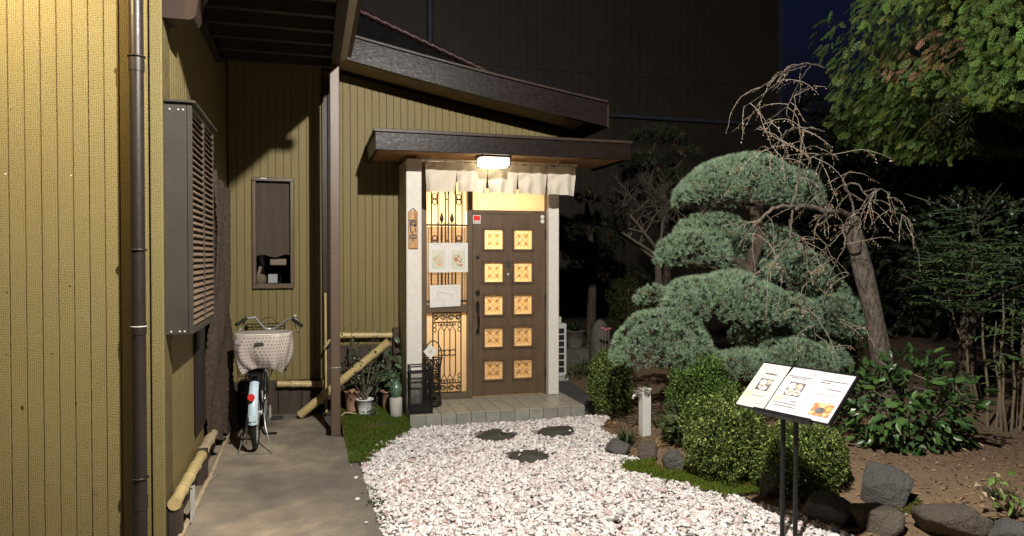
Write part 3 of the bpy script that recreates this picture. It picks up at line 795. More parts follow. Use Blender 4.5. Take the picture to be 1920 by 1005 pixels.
# wrought iron grilles
IY = DY + .004
def arc(cx, cz, r, a0, a1, n=10): return [(cx + r * math.cos(a), IY, cz + r * math.sin(a)) for a in np.linspace(a0, a1, n)]
def scroll(cx, cz, r, a0, turns, s=1, n=14): return [(cx + s * r * (1 - .7 * t) * math.cos(a0 + turns * 2 * math.pi * t), IY, cz + r * (1 - .7 * t) * math.sin(a0 + turns * 2 * math.pi * t)) for t in np.linspace(0, 1, n)]
def sx(t): return sx0 + (sx1 - sx0) * t
br = .0068
g1 = MB()
bars = [0.125, 0.285, 0.50 - .035, 0.50 + .035, 0.715, 0.875]
zsp = dz(423)
for b in bars: g1.tube([(sx(b), IY, zr1), (sx(b), IY, 2.42)], br, 6)
g1.bbox(sx0, sx1, IY - .008, IY + .008, zsp - .012, zsp + .006, .002); g1.bbox(sx0, sx1, IY - .008, IY + .008, zr1 + .03, zr1 + .045, .002)
ztopg = dz(358)
for (a, b) in ((0.285, 0.465), (0.535, 0.715)):
    mid = (a + b) / 2; zc = 2.325
    g1.tube([(sx(a), IY, zc - .05), (sx(a + .03), IY, zc), (sx(mid - .03), IY, zc + .035), (sx(mid), IY, zc + .075), (sx(mid + .03), IY, zc + .035), (sx(b - .03), IY, zc), (sx(b), IY, zc - .05)], br, 6)
    g1.tube([(sx(mid), IY, zr1), (sx(mid), IY, zsp + .03)], br, 6)
    g1.lathe((sx(mid), IY, zsp + .028), [(.006, 0), (.017, .012), (.024, .035), (.014, .07), (.002, .105)], 10)
    for s_ in (-1, 1): g1.tube(arc(sx(mid) + s_ * .034, zsp + .006, .014, 0, math.pi, 7), .005, 5)
for (a, b) in ((0.125, 0.285), (0.715, 0.875), (0.465, 0.535)):
    mid = sx((a + b) / 2); r_ = (sx(b) - sx(a)) / 2 * .8
    for zz in (zsp + .30, zsp + .24, zsp - .14, zsp - .20, zsp - .46):
        if b - a < .1: 
            continue
        g1.tube([(mid + r_ * .9 * math.cos(q), IY, zz + r_ * math.sin(q)) for q in np.linspace(0, 2 * math.pi, 12, endpoint=False)], .0055, 5, closed=True)
    for zz in (zsp + .27, zsp - .17): g1.bbox(sx(a), sx(b), IY - .004, IY + .004, zz - .006, zz + .006, .001)
g1.build('iron_grille', 'iron', entry)
g2 = MB()
zt, zl = zr0, zb
for b in (0.155, 0.845): g2.tube([(sx(b), IY, zl), (sx(b), IY, zt)], br, 6)
for zz in (zt - .008, zt - .105, zl + .008, zl + .105): g2.bbox(sx(.155), sx(.845), IY - .006, IY + .006, zz - .006, zz + .006, .001)
zm = (zt + zl) / 2
cols = [0.29, 0.43, 0.57, 0.71]
hz = 0.055
for b in cols[1:3] + [cols[0], cols[3]]: g2.tube([(sx(b), IY, zl + .20), (sx(b), IY, zt - .20)], br * .85, 6)
for (a, b) in zip(cols[:-1], cols[1:]):
    m_ = (a + b) / 2
    g2.tube([(sx(a), IY, zt - .20), (sx(m_), IY, zt - .145), (sx(b), IY, zt - .20)], br * .85, 6); g2.tube([(sx(m_), IY, zt - .145), (sx(m_), IY, zt - .105)], br * .85, 6)
    g2.tube([(sx(a), IY, zl + .20), (sx(m_), IY, zl + .145), (sx(b), IY, zl + .20)], br * .85, 6); g2.tube([(sx(m_), IY, zl + .145), (sx(m_), IY, zl + .105)], br * .85, 6)
    g2.tube([(sx(m_) + .031 * math.cos(q), IY, zm + .031 * math.sin(q)) for q in np.linspace(0, 2 * math.pi, 16, endpoint=False)], .006, 6, closed=True)
    for s_ in (-1, 1):
        for zz, v in ((zt - .125, 1), (zl + .125, -1)):
            g2.tube([(sx(m_) + s_ * (.006 + .020 * (1 - .6 * t) * (1 - math.cos(4.4 * t))), IY, zz - v * .018 * math.sin(4.4 * t)) for t in np.linspace(0, 1, 10)], .005, 5)
for zc in (zt - .056, zl + .056):
    for s_ in (-1, 1):
        for q, rr in ((.10, .036), (.27, .030)):
            cx_ = sx(.5) + s_ * q * (sx1 - sx0)
            g2.tube([(cx_ + s_ * rr * (1 - .75 * t) * math.cos(5.5 * math.pi * .5 * t * 1.4), IY, zc + rr * (1 - .75 * t) * math.sin(5.5 * math.pi * .5 * t * 1.4)) for t in np.linspace(0, 1, 18)], .0055, 5)
    g2.tube([(sx(.18), IY, zc - .035), (sx(.34), IY, zc + .02), (sx(.5), IY, zc), (sx(.66), IY, zc + .02), (sx(.82), IY, zc - .035)], .0055, 5)
    g2.tube([(sx(.5), IY, zc - .045), (sx(.5), IY, zc + .045)], .006, 5)
for s_ in (0.19, 0.81):
    for zz in (zm + .29, zm + .245, zm - .245, zm - .29):
        g2.tube([(sx(s_) + .02 * math.cos(q) , IY, zz + .022 * math.sin(q)) for q in np.linspace(0, 2 * math.pi, 10, endpoint=False)], .005, 5, closed=True)
g2.build('iron_grille', 'iron', entry)

# split bamboo blind hanging behind the grille
bz1, bz0 = dz(428), zr1 + .004
blind = thing('bamboo_blind', 'split bamboo blind hanging behind the iron grille of the sidelight', 'blind', (sx(.5), DY + .03, bz0))
zz = bz0; sl_ = MB()
while zz < bz1:
    t_ = rnd.uniform(.010, .014)
    sl_.box(sx0 + .004, sx1 - .004, DY + .026, DY + .030, zz, zz + t_); zz += t_ + .0028
sl_.build('blind_slats', 'blind_slat', blind, kind='stuff')
st_ = MB()
for q in (.06, .36, .40, .64, .68, .95): st_.tube([(sx(q), DY + .0235, bz0), (sx(q), DY + .0235, bz1)], .0022, 5)
st_.build('blind_string', 'iron', blind)

# the door leaf: stiles and rails with ten openings
LY0, LY1 = DY - .006, DY + .034
px_cols = [(908, 942), (963, 997)]
rows = [449.5, 510.5, 571.5, 631.5, 692]
cxs = [(dx(a), dx(b)) for a, b in px_cols]; ph = cxs[0][1] - cxs[0][0]
rz = [dz(r) for r in rows]; hh = ph / 2 * 1.02
leaf = MB()
z0, z1 = PTOP + .012, zdt
xsplit = [gx0 + .004, cxs[0][0], cxs[0][1], cxs[1][0], cxs[1][1], gx1 - .004]
for a, b in ((0, 1), (2, 3), (4, 5)): leaf.bbox(xsplit[a], xsplit[b], LY0, LY1, z0, z1, .002)
for a, b in ((1, 2), (3, 4)):
    lim = [z1] + [v for r in rz for v in (r + hh, r - hh)] + [z0]
    for k in range(0, len(lim), 2): leaf.box(xsplit[a] + .0005, xsplit[b] - .0005, LY0 + .002, LY1 - .002, lim[k + 1], lim[k])
door = leaf.build('front_door', 'door_brown', house, label='dark brown door with ten amber relief panes')
def relief(u, v):
    x, z = u * 2 - 1, v * 2 - 1
    r = math.hypot(x, z); a = math.atan2(z, x)
    if max(abs(x), abs(z)) > .93: return 0.0
    pet = abs(math.cos(2 * (a + math.pi / 4) )) ** 0.7
    lob = max(0.0, 1 - abs(r - .55) / .38) * (0.35 + .65 * abs(math.sin(2 * a)) ** 1.2)
    fine = .28 * math.cos(12 * a + 5 * r) * min(1, r * 1.6)
    ros = math.exp(-((r - .13) / .05) ** 2) + .6 * math.exp(-(r / .05) ** 2)
    diag = .45 * max(0, math.cos(4 * a + math.pi)) ** 6 * (1 if .2 < r < 1.15 else 0)
    leafy = .3 * math.sin(9 * r + 4 * math.cos(4 * a))
    return max(0.0, lob * (1 + fine * 1.6 + leafy) + ros + diag)
NR = 44
H = np.array([[relief(i / NR, j / NR) for i in range(NR + 1)] for j in range(NR + 1)])
H = np.clip(H, 0, 1.5)
pane_me = None
for ri, r in enumerate(rz):
    for (xa, xb) in cxs:
        # recessed bolection frame round the pane
        mo = MB()
        for k, (d_, w_) in enumerate(((0.030, 0.012), (0.017, 0.020))):
            X0, X1, Z0, Z1 = xa - d_, xb + d_, r - hh - d_, r + hh + d_
            yf = LY0 - (.006 if k == 0 else .016); t = .0135 if k == 0 else .018
            mo.bbox(X0, X1, yf, LY0 + .001, Z1 - t, Z1, .003); mo.bbox(X0, X1, yf, LY0 + .001, Z0, Z0 + t, .003)
            mo.bbox(X0, X0 + t, yf, LY0 + .001, Z0 + t, Z1 - t, .003); mo.bbox(X1 - t, X1, yf, LY0 + .001, Z0 + t, Z1 - t, .003)
        mo.build('pane_moulding', 'door_brown', door)
        c = Vector(((xa + xb) / 2, LY0 + .012, r))
        if pane_me is None:
            jj, ii = np.mgrid[0:NR + 1, 0:NR + 1]
            V = np.stack([(ii / NR - .5) * ph, -H * .009, (jj / NR - .5) * ph * 1.02], -1).reshape(-1, 3)
            idx = (jj * (NR + 1) + ii)
            F = np.stack([idx[:-1, :-1], idx[:-1, 1:], idx[1:, 1:], idx[1:, :-1]], -1).reshape(-1, 4)
            k_ = np.clip(H.reshape(-1, 1), 0, 1.2) / 1.2
            col = (1 - k_) * np.array([[0.92, 0.75, 0.47]]) + k_ * np.array([[0.42, 0.25, 0.085]])
            po = np_mesh('pane', V, F, 'amber_glass', None, col, True); pane_me = po.data
        else:
            po = bpy.data.objects.new('pane', pane_me); COL.objects.link(po)
        po.location = c; po.rotation_euler = (0, math.pi / 2 * rnd.randint(0, 3), 0); po.parent = door; po.matrix_parent_inverse = Matrix.Translation(-wloc(door))
# handle set, knocker, peephole, bolts and stickers
hx = dx(895); hm = MB()
def plate(m, cx, cz, w_, h_, y0=LY0 - .014, y1=LY0 + .001):
    m.prism_y([(cx + w_ * math.cos(a), cz + h_ * math.sin(a)) for a in np.linspace(0, 2 * math.pi, 18, endpoint=False)], y0, y1)
plate(hm, hx, dz(548), .024, .030); plate(hm, hx, dz(575), .022, .060); plate(hm, hx, dz(620), .020, .030)
hm.disc((hx, LY0 - .018, dz(548)), (0, 1, 0), .015, .012, 14)
hm.tube([(hx, LY0 - .01, dz(580)), (hx, LY0 - .05, dz(584)), (hx, LY0 - .06, dz(592)), (hx + .004, LY0 - .055, dz(605)), (hx, LY0 - .04, dz(616)), (hx, LY0 - .01, dz(620))], [.010, .012, .011, .010, .009, .010], 10)
hm.lathe((hx, LY0 - .03, dz(566)), [(.004, -.02), (.013, -.01), (.016, .005), (.008, .02)], 10)
hm.build('door_handle', 'bronze', door)
m = MB(); plate(m, dx(953), dz(495), .026, .036, LY0 - .012); plate(m, dx(953), dz(493), .016, .022, LY0 - .022, LY0 - .011); m.build('knocker', 'shutter_grey', door)
MB().disc((dx(952), LY0 - .003, dz(514)), (0, 1, 0), .011, .010, 12).build('peephole', 'white_metal', door)
MB().disc((hx, LY0 - .008, dz(482)), (0, 1, 0), .017, .018, 16).build('lock_cylinder', 'bronze', door)
for py in (440, 560, 700): MB().tube([(gx1 - .002, DY - .020, dz(py) - .05), (gx1 - .002, DY - .020, dz(py) + .05)], .007, 8).build('hinge', 'bronze', door)
for k, py in enumerate((405.5, 414)):
    o = MB().disc((dx(1016.5), LY0 - .002, dz(py)), (0, 1, 0), .022, .003, 18).build('round_sticker', 'white_metal')
    tag(o, ('upper' if k == 0 else 'lower') + ' of two round white stickers in the top corner of the door', 'sticker', 'round white stickers on the door')
stk = thing('security_sticker', 'small square red and white security sticker on the door corner', 'sticker', (dx(893.5), LY0, dz(420)))
a0, a1, b0, b1 = dx(886.6), dx(901), dz(420), dz(404.5)
MB().box(a0, a1, LY0 - .0022, LY0 - .0004, b0, b1).build('sticker_backing', 'paper', stk)
MB().box(a0 + .006, a1 - .006, LY0 - .0032, LY0 - .0023, b0 + (b1 - b0) * .36, b1 - .006).build('red_panel', 'sticker_red', stk)
vs, fs = text_mesh('SECOM', .026, ((a0 + a1) / 2, LY0 - .0022, b0 + (b1 - b0) * .17), (1, 0, 0), (0, 0, 1), .0006)
m = MB(); m.add(vs, fs); m.build('lettering', 'ink', stk)

# rooms behind: closed box lit by its own ceiling lamp
rm = MB()
RX0, RX1, RY0, RY1, RZ0, RZ1 = plx1 - .06, prx0 + .06, DY + .092, 8.95, .05, 2.66
rm.box(RX0, RX1, RY1, RY1 + .05, RZ0, RZ1); rm.box(RX0 - .05, RX0, RY0, RY1 + .05, RZ0, RZ1); rm.box(RX1, RX1 + .05, RY0, RY1 + .05, RZ0, RZ1)
rm.box(RX0 - .05, RX1 + .05, RY0, RY1 + .05, RZ0 - .05, RZ0); rm.box(RX0 - .05, RX1 + .05, RY0, RY1 + .05, RZ1, RZ1 + .05)
rm.box(RX0, RX1, RY0, RY0 + .02, 2.565, RZ1)
hall = rm.build('entrance_hall', 'interior_cream', house)
MB().box(RX0 + .001, RX1 - .001, RY0 + .001, RY1 - .001, RZ0 + .002, RZ0 + .02).build('hall_floor', 'floor_wood', hall)
hl = thing('hall_lamp', 'warm ceiling lamp inside the lit entrance hall', 'lamp', (1.48, 8.2, 2.1))
MB().lathe((1.48, 8.2, 2.12), [(.008, .53), (.008, .16), (.02, .15), (.12, .12), (.14, .05), (.12, .03)], 20).build('lamp_shade', 'warm_white_metal', hl)
ld = bpy.data.lights.new('hall_light', 'POINT'); ld.energy = 105; ld.color = (1.0, 0.78, 0.50); ld.shadow_soft_size = .08
lo = bpy.data.objects.new('hall_light', ld); COL.objects.link(lo); lo.location = (1.48, 8.2, 2.08); adopt(lo, hl)

# ceiling lamp under the canopy
LF = 6.60
lx0, lx1 = PY(903, 300, LF).x, PY(957, 300, LF).x
lamp = thing('entrance_lamp', 'glowing square ceiling lamp with dark frame under the canopy', 'lamp', ((lx0 + lx1) / 2, LF + .1, 2.52))
lzt = CZ0 + .019; lzb = 2.505
MB().bbox(lx0 - .012, lx1 + .012, LF - .012, LF + .222, lzt - .03, lzt, .003).build('lamp_base', 'brown_paint', lamp)
MB().bbox(lx0 + .006, lx1 - .006, LF + .008, LF + .204, lzb + .004, lzt - .031, .006).build('diffuser', 'lamp_glow', lamp)
m = MB()
for xx in (lx0, lx1 - .012):
    for yy in (LF, LF + .20): m.bbox(xx, xx + .012, yy, yy + .012, lzb, lzt - .031, .001)
for yy in (LF, LF + .20): m.bbox(lx0 + .012, lx1 - .012, yy, yy + .012, lzb, lzb + .008, .001)
for xx in (lx0, lx1 - .012): m.bbox(xx, xx + .012, LF + .012, LF + .20, lzb, lzb + .008, .001)
m.build('lamp_frame', 'brown_paint', lamp)

# noren curtain on its rod
NYY = 6.895
nx0, nx1 = PY(797, 320, NYY).x, PY(1079, 320, NYY).x
nzr = PY(810, 299, NYY).z; nzt = PY(810, 302, NYY).z; nzb = PY(810, 359, NYY).z
noren = thing('noren_curtain', 'short cream cloth noren curtain hanging in panels over the entrance', 'curtain', ((nx0 + nx1) / 2, NYY, nzb))
rod = MB().tube([(nx0 - .03, NYY, nzr), (nx1 + .02, NYY, nzr)], .010, 10)
rod.build('curtain_rod', 'warm_white_metal', noren)
for q in (.04, .88):
    X = nx0 + (nx1 - nx0) * q; MB().tube([(X, NYY, nzr), (X, NYY, CZ0 + .018)], .006, 6).build('rod_hook', 'warm_white_metal', noren)
npan = 5; pw = (nx1 - nx0) / npan
for k in range(npan):
    xa = nx0 + k * pw; ph_ = rnd.uniform(0, 6); gth = .78 if k == npan - 1 else 1.0
    def cl(u, v, xa=xa, ph_=ph_, k=k, gth=gth):
        drop = 1 - v
        x_ = xa + .002 + u * (pw - .004) * (1.0)
        pinch = math.exp(-(u / .10) ** 2) + math.exp(-((1 - u) / .10) ** 2)
        slit = max(0, (drop - .34) / .66)
        x_ += slit * .017 * (1 - 2 * u) * pinch
        y_ = NYY - .014 - .022 * math.sin(u * math.pi) * drop + (.010 * math.sin(2 * math.pi * u * (1.1 + .25 * k) + ph_) + .006 * math.sin(2 * math.pi * u * 2.7 + 2 * ph_ + 2 * drop)) * (.35 + drop)
        y_ += .009 * math.sin(9 * (u - .5 + .5 * drop) + ph_) * math.exp(-((u - .15 - .3 * drop) / .14) ** 2)
        y_ += .030 * pinch * slit
        y_ += .006 * math.sin(14 * (u - .5) * (1.2 - drop) + 9 * drop)
        z_ = nzt + (nzb - nzt) * drop - .012 * (1 - drop) * math.sin(math.pi * ((u * 2) % 1)) + .006 * math.sin(u * 3 + ph_) * drop
        z_ -= .004 * slit * pinch
        return (x_, y_, z_)
    MB().grid(cl, 40, 26).build('curtain_panel', 'noren_cloth', noren)
tabs = [0.005, .12, .235, .345, .565, .665, .765, .86, .935, .96]
for q in tabs:
    X = nx0 + (nx1 - nx0) * q + .008
    m = MB(); wd = .011
    path = [(nzt - .03, -.017), (nzr, -.013), (nzr + .012, -.004), (nzr + .012, .006), (nzr, .013), (nzt - .03, -.008)]
    vs = [(X + s_ * wd, NYY + yy, zz) for (zz, yy) in path for s_ in (-1, 1)]
    m.add(vs, [(2 * i, 2 * i + 1, 2 * i + 3, 2 * i + 2) for i in range(len(path) - 1)]); m.build('curtain_tab', 'noren_cloth', noren)

# hanging wooden plaque on the left pillar
plq = thing('wooden_plaque', 'narrow wooden plaque with black brush lettering hanging on the white pillar', 'sign', (plx0 + .07, 6.925, PY(775, 466, 6.92).z))
qa, qb, qz0, qz1 = PY(765.5, 430, 6.92).x, PY(783.5, 430, 6.92).x, PY(775, 466, 6.92).z, PY(775, 396, 6.92).z
MB().bbox(qa, qb, 6.908, 6.926, qz0, qz1, .004).build('board', 'sign_wood', plq)
qc = (qa + qb) / 2; qh = qz1 - qz0
for ch, fz, sz, ox in (('商', .665, .083, -.002), ('い', .475, .075, -.002), ('中', .285, .083, -.002), ('只', .905, .034, .022), ('今', .815, .030, .022)):
    vs, fs = text_mesh(ch, sz, (qc + ox, 6.9078, qz0 + qh * fz), (1, 0, 0), (0, 0, 1), .0008, .0022 if sz > .05 else .0008)
    m = MB(); m.add(vs, fs); m.build('lettering', 'ink', plq)
MB().tube([(qc - .03, 6.916, qz1), (qc, 6.922, qz1 + .03), (qc + .03, 6.916, qz1)], .0035, 6).build('hanging_cord', 'iron', plq)

# paper notices on the grille
def print_lines(m, x0, x1, z, y, n, th=.0022):
    x_ = x0
    while x_ < x1:
        w_ = rnd.uniform(.004, .010); m.box(x_, min(x_ + w_, x1), y - .0006, y, z, z + th); x_ += w_ + rnd.uniform(.002, .005)
FYY = DY - .022
po = thing('menu_poster', 'white notice with two dish photographs taped on the iron grille', 'poster', (dx(840), FYY, dz(510)))
ax0, ax1, az0, az1 = dx(803), dx(879), dz(510), dz(456)
MB().bbox(ax0, (ax0 + ax1) / 2 - .001, FYY, FYY + .002, az0, az1, .0005).build('sheet', 'paper', po)
MB().bbox((ax0 + ax1) / 2 + .001, ax1, FYY - .001, FYY + .001, az0 + .002, az1 + .001, .0005).build('sheet', 'paper', po)
for (xa, xb, mt) in ((809, 834, 'food_print_salad'), (846, 871, 'food_print_meat')):
    MB().box(dx(xa), dx(xb), FYY - .0018, FYY - .0012, dz(504), dz(469)).build('photograph', 'photo_pale', po)
    ccx, ccz = (dx(xa) + dx(xb)) / 2, dz(488)
    dish = [(ccx + .052 * (1 + .22 * math.sin(3 * a + xa)) * math.cos(a), ccz + .050 * (1 + .25 * math.sin(2 * a + xa)) * math.sin(a) - .35 * .052 * math.cos(a)) for a in np.linspace(0, 2 * math.pi, 22, endpoint=False)]
    MB().prism_y(dish, FYY - .0023, FYY - .0019).build('dish_print', mt, po)
m = MB()
for (xa, xb) in ((811, 829), (853, 863)): print_lines(m, dx(xa), dx(xb), dz(459.5), FYY - .0012, 5, .004)
for (xa, xb, yy) in ((825, 836, 462.5), (823, 836, 466), (864, 871, 463), (862, 872, 466.5)): print_lines(m, dx(xa), dx(xb), dz(yy), FYY - .0012, 5)
m.build('printed_lines', 'grey_ink', po, kind='stuff')
mp = thing('map_notice', 'white paper notice with a faint hand drawn map below the menu poster', 'poster', (dx(834), FYY, dz(573)))
P4 = [(dx(805), dz(573.5)), (dx(862), dz(571.5)), (dx(862), dz(532)), (dx(805), dz(533))]
MB().prism_y(P4, FYY - .012, FYY - .0105).build('sheet', 'paper', mp)
m = MB()
def ln(pts, w_=.0018):
    for (xa, ya), (xb, yb) in zip(pts[:-1], pts[1:]):
        m.tube([(dx(xa), FYY - .0122, dz(ya)), (dx(xb), FYY - .0122, dz(yb))], w_, 4)
ln([(821, 545), (846, 551), (845, 556)]); ln([(820, 545), (820, 556)]); ln([(845, 541), (856, 541), (856, 548)], .001); ln([(812, 560), (830, 561)], .001); ln([(831, 562), (831, 571)], .001)
print_lines(m, dx(816), dx(858), dz(537), FYY - .012, 5)
m.build('drawn_lines', 'grey_ink', mp, kind='stuff')

# ------------------------------------------------------------------ lean-to roof on a brown post
lean = thing('lean_to_roof', 'lean-to roof with dark joists on a tall brown steel post over the slab', 'roof', (0.2, 6.5, 0))
PXc, PYc = 0.205, 6.53
post = MB().bbox(PXc - .042, PXc + .042, PYc - .04, PYc + .04, .0, 3.335, .006).build('post', 'post_brown', lean)
for i in range(2):
    for j in range(3): MB().disc((PXc + (-.012 + .022 * i), PYc - .041, 1.62 + .04 - .04 * j + .08), (0, 1, 0), .005, .006, 8).build('bolt', 'dark_wood', post)
MB().tube([(PXc + sx_ * .046, PYc + sy_ * .044, .62) for sx_, sy_ in ((-1, -1), (1, -1), (1, 1), (-1, 1))], .004, 5, closed=True).build('wire_tie', 'chrome', post)
RYF, RYB = 3.55, 6.66
MB().bbox(PXc - .035, PXc + .045, RYF, RYB + .03, 3.338, 3.46, .005).build('outer_beam', 'dark_wood', lean)
MB().bbox(LX - .008, LX + .05, RYF, RYB + .03, 3.34, 3.46, .005).build('wall_plate', 'dark_wood', lean)
for k in range(9):
    y_ = RYB - .05 - k * .345
    MB().bbox(LX + .052, PXc - .037, y_ - .03, y_ + .03, 3.345, 3.455, .004).build('joist', 'dark_wood', lean)
MB().bbox(LX + .02, PXc + .12, RYF - .1, RYB + .09, 3.462, 3.48, .003).build('roof_panel', 'roof_panel', lean)
MB().bbox(LX - .2, PXc + .10, RYB + .092, RYB + .11, 3.47, 3.86, .003).build('end_light_block', 'brown_paint', lean)  # unseen board added to keep the floodlight off the upper window wall
MB().bbox(PXc + .10, PXc + .16, RYF - .1, RYB + .05, 3.482, 3.53, .004).build('edge_flashing', 'brown_paint', lean)
MB().bbox(PXc + .06, PXc + .20, 4.70, 4.80, 3.40, 3.455, .006).build('gutter_bracket', 'warm_white_metal', lean)

# ------------------------------------------------------------------ brown mat hanging on the wall past the shutter
def mat_fn(u, v):
    y_ = 5.78 + u * 1.05 - .06 * math.sin(v * 3) ; z_ = 2.28 - .10 * u - v * 2.1 + .03 * math.sin(u * 19)
    return (LX + .055 + .035 * math.sin(u * 17 + 1.5 * math.sin(v * 5)) + .022 * math.sin(u * 41 + v * 7) + .04 * v * u, y_, max(.05, z_))
def mat_rough(u, v):
    p = mat_fn(u, v); return (p[0] + rnd.uniform(-.007, .007), p[1] + rnd.uniform(-.004, .004), p[2])
m = MB().grid(mat_rough, 110, 150).build('hanging_mat', 'old_mat')
tag(m, 'long shaggy brown mat hanging on the wall past the shutter box', 'mat')
MB_ = MB(); MB_.bbox(LX - .001, LX + .10, 5.52, 5.58, 2.37, 2.385, .002); MB_.tube([(LX + .09, 5.55, 2.37), (LX + .002, 5.55, 2.27)], .006, 6)
o = MB_.build('shelf_bracket', 'shutter_grey'); tag(o, 'small grey metal bracket on the wall above the brown mat', 'bracket')

# ------------------------------------------------------------------ bamboo
def pole(a, b, r, label, mat='bamboo', knots=5, name='bamboo_pole'):
    a, b = Vector(a), Vector(b)
    root = thing(name, label, 'bamboo pole', (a + b) / 2)
    n = 30; path = [a.lerp(b, t / n) for t in range(n + 1)]
    rad = []
    for t in range(n + 1):
        q = (t / n * knots) % 1.0
        rad.append(r * (1.09 if min(q, 1 - q) < .04 else 1.0) * (1.0 + .04 * math.sin(t * .7)))
    MB().tube(path, rad, 14).build('culm', mat, root)
    for k in range(1, knots):
        p = a.lerp(b, k / knots); d = (b - a).normalized() * .006
        MB().tube([p - d, p + d], r * 1.12, 14).build('node_ring', 'old_bamboo', root)
    return root
pole(PY(520, 720, WY - .07), PY(606, 720, WY - .07), .033, 'horizontal bamboo pole along the wall base behind the bicycle', knots=3)
pole(PY(632, 629, WY - .07), PY(735, 628.5, WY - .07), .030, 'horizontal bamboo pole across the top of the dark plank panel', knots=4)
pole(G(563, 778, .05) , PY(729, 641, 6.98), .040, 'thick bamboo pole leaning diagonally behind the brown post', knots=6)
pole((0.14, 7.43, 0.02), (0.135, 7.44, 1.25), .012, 'thin upright bamboo cane in the wall corner behind the post', knots=5)
pole(PY(606, 655, 7.35), PY(619, 637, 7.35), .014, 'short broken bamboo piece tied behind the brown post', knots=2)
# split bamboo covers along the side wall and poles on the ground
pole((LX + .05, 4.30, .225), (LX + .05, 5.30, .225), .034, 'bamboo capping along the side wall base under the shutter box', knots=4)
pole((LX + .05, 5.40, .235), (LX + .05, 6.60, .235), .036, 'second bamboo capping along the side wall base near the brown mat', 'old_bamboo', knots=4)
pole((LX + .075, 3.9, .035), (LX + .085, 5.35, .035), .017, 'thin pale pole lying on the slab against the side wall', 'old_bamboo', knots=6)
pole((LX + .09, 5.38, .035), (LX + .075, 6.9, .035), .016, 'thin pale pole lying on the slab beside the brown mat', 'old_bamboo', knots=6)
for k, (y_, h_) in enumerate(((4.345, .20), (5.345, .26))):
    o = MB().bbox(LX + .014, LX + .085, y_ - .035, y_ + .035, .013, h_, .004).build('wooden_stake', 'base_board')
    tag(o, ('short' if k == 0 else 'taller') + ' dark wooden stake at the end of the bamboo capping on the slab', 'stake')
o = MB().grid(lambda u, v: (LX + .098 + .012 * math.sin(u * 9), 4.52 + u * .12, .04 + v * .19), 8, 6).build('plastic_bag', 'concrete_block')
tag(o, 'crumpled pale plastic bag tucked behind the bamboo on the side wall', 'bag')
o = MB().tube([G(385, 908, .02), G(410, 887, .02)], .006, 6).build('stick', 'twig_brown'); tag(o, 'short dark stick lying on the slab near the side wall', 'stick')
# upright dark timber beside the pillar
o = MB().bbox(PY(737, 650, 7.42).x, PY(748, 650, 7.42).x, 7.42, 7.49, .0, PY(742, 615, 7.42).z, .006).build('timber_post', 'base_board')
tag(o, 'short dark timber post at the end of the horizontal bamboo', 'post')

# ------------------------------------------------------------------ bicycle seen from behind
bike = thing('bicycle', 'pale blue city bicycle on its stand with a dotted cover over the rear basket', 'bicycle', (-.455, 6.5, 0.012))
BX = -.455; RYc, FYc, WR = 6.22, 7.155, .300; Z0 = .0125
def wheel(yc, lean_=0):
    c = Vector((BX, yc, Z0 + WR))
    w_ = MB().tube([(c.x, c.y + (WR - .02) * math.cos(a), c.z + (WR - .02) * math.sin(a)) for a in np.linspace(0, 2 * math.pi, 48, endpoint=False)], .0205, 10, closed=True).build('wheel', 'black_rubber', bike)
    MB().tube([(c.x, c.y + (WR - .045) * math.cos(a), c.z + (WR - .045) * math.sin(a)) for a in np.linspace(0, 2 * math.pi, 48, endpoint=False)], .011, 8, closed=True).build('rim', 'chrome', w_)
    sp = MB()
    for k in range(28):
        a = 2 * math.pi * k / 28; s_ = .03 if k % 2 else -.03
        sp.tube([(c.x + s_, c.y + .02 * math.cos(a + .7), c.z + .02 * math.sin(a + .7)), (c.x, c.y + (WR - .05) * math.cos(a), c.z + (WR - .05) * math.sin(a))], .0013, 4, caps=False)
    sp.build('spokes', 'chrome', w_)
    MB().tube([(c.x - .05, c.y, c.z), (c.x + .05, c.y, c.z)], .022, 12).build('hub', 'chrome', w_)
wheel(RYc); wheel(FYc)
def fender(yc, a0, a1, mat='bike_blue'):
    def ff(u, v):
        a = a0 + (a1 - a0) * v; t = (u - .5) * 2
        r = WR + .022 - .022 * t * t
        return (BX + t * .036, yc + r * math.cos(a), Z0 + WR + r * math.sin(a))
    return MB().grid(ff, 10, 30).build('fender', mat, bike)
rf_ = fender(RYc, R(30), R(186)); fender(FYc, R(0), R(150))
MB().disc((BX - .012, RYc - WR - .005, .50), (0, 1, -.35), .028, .016, 18).build('reflector', 'red_plastic', rf_)
MB().bbox(BX - .028, BX + .028, RYc - WR - .028, RYc - WR - .024, .31, .36, .004).build('mud_flap', 'bike_blue', rf_)
fr_ = MB()
bb = Vector((BX, 6.62, .29)); seat = Vector((BX, 6.50, .70)); head0 = Vector((BX, 7.02, .60)); head1 = Vector((BX, 6.98, .84))
fr_.tube([bb, seat], .017, 10); fr_.tube([bb, Vector((BX, 6.85, .36)), head0], .020, 10); fr_.tube([head0, head1], .018, 10)
for s_ in (-1, 1):
    fr_.tube([(BX + s_ * .055, RYc, Z0 + WR), (BX + s_ * .035, 6.56, .29)], .010, 8)
    fr_.tube([(BX + s_ * .055, RYc, Z0 + WR), (BX + s_ * .03, 6.48, .66)], .009, 8)
    fr_.tube([(BX + s_ * .05, FYc, Z0 + WR), (BX + s_ * .045, 7.06, .52), (BX, 7.02, .60)], .011, 8)
fr_.build('frame', 'bike_silver', bike)
def saddle_fn(u, v):
    y_ = 6.36 + v * .27; w_ = .10 * (1 - v) ** .7 + .025; t = (u - .5) * 2
    return (BX + t * w_, y_, .80 - .05 * t * t + .01 * math.sin(v * 3))
MB().grid(saddle_fn, 10, 12).tube([(BX, 6.47, .70), (BX, 6.45, .79)], .013, 8).build('saddle', 'black_rubber', bike)
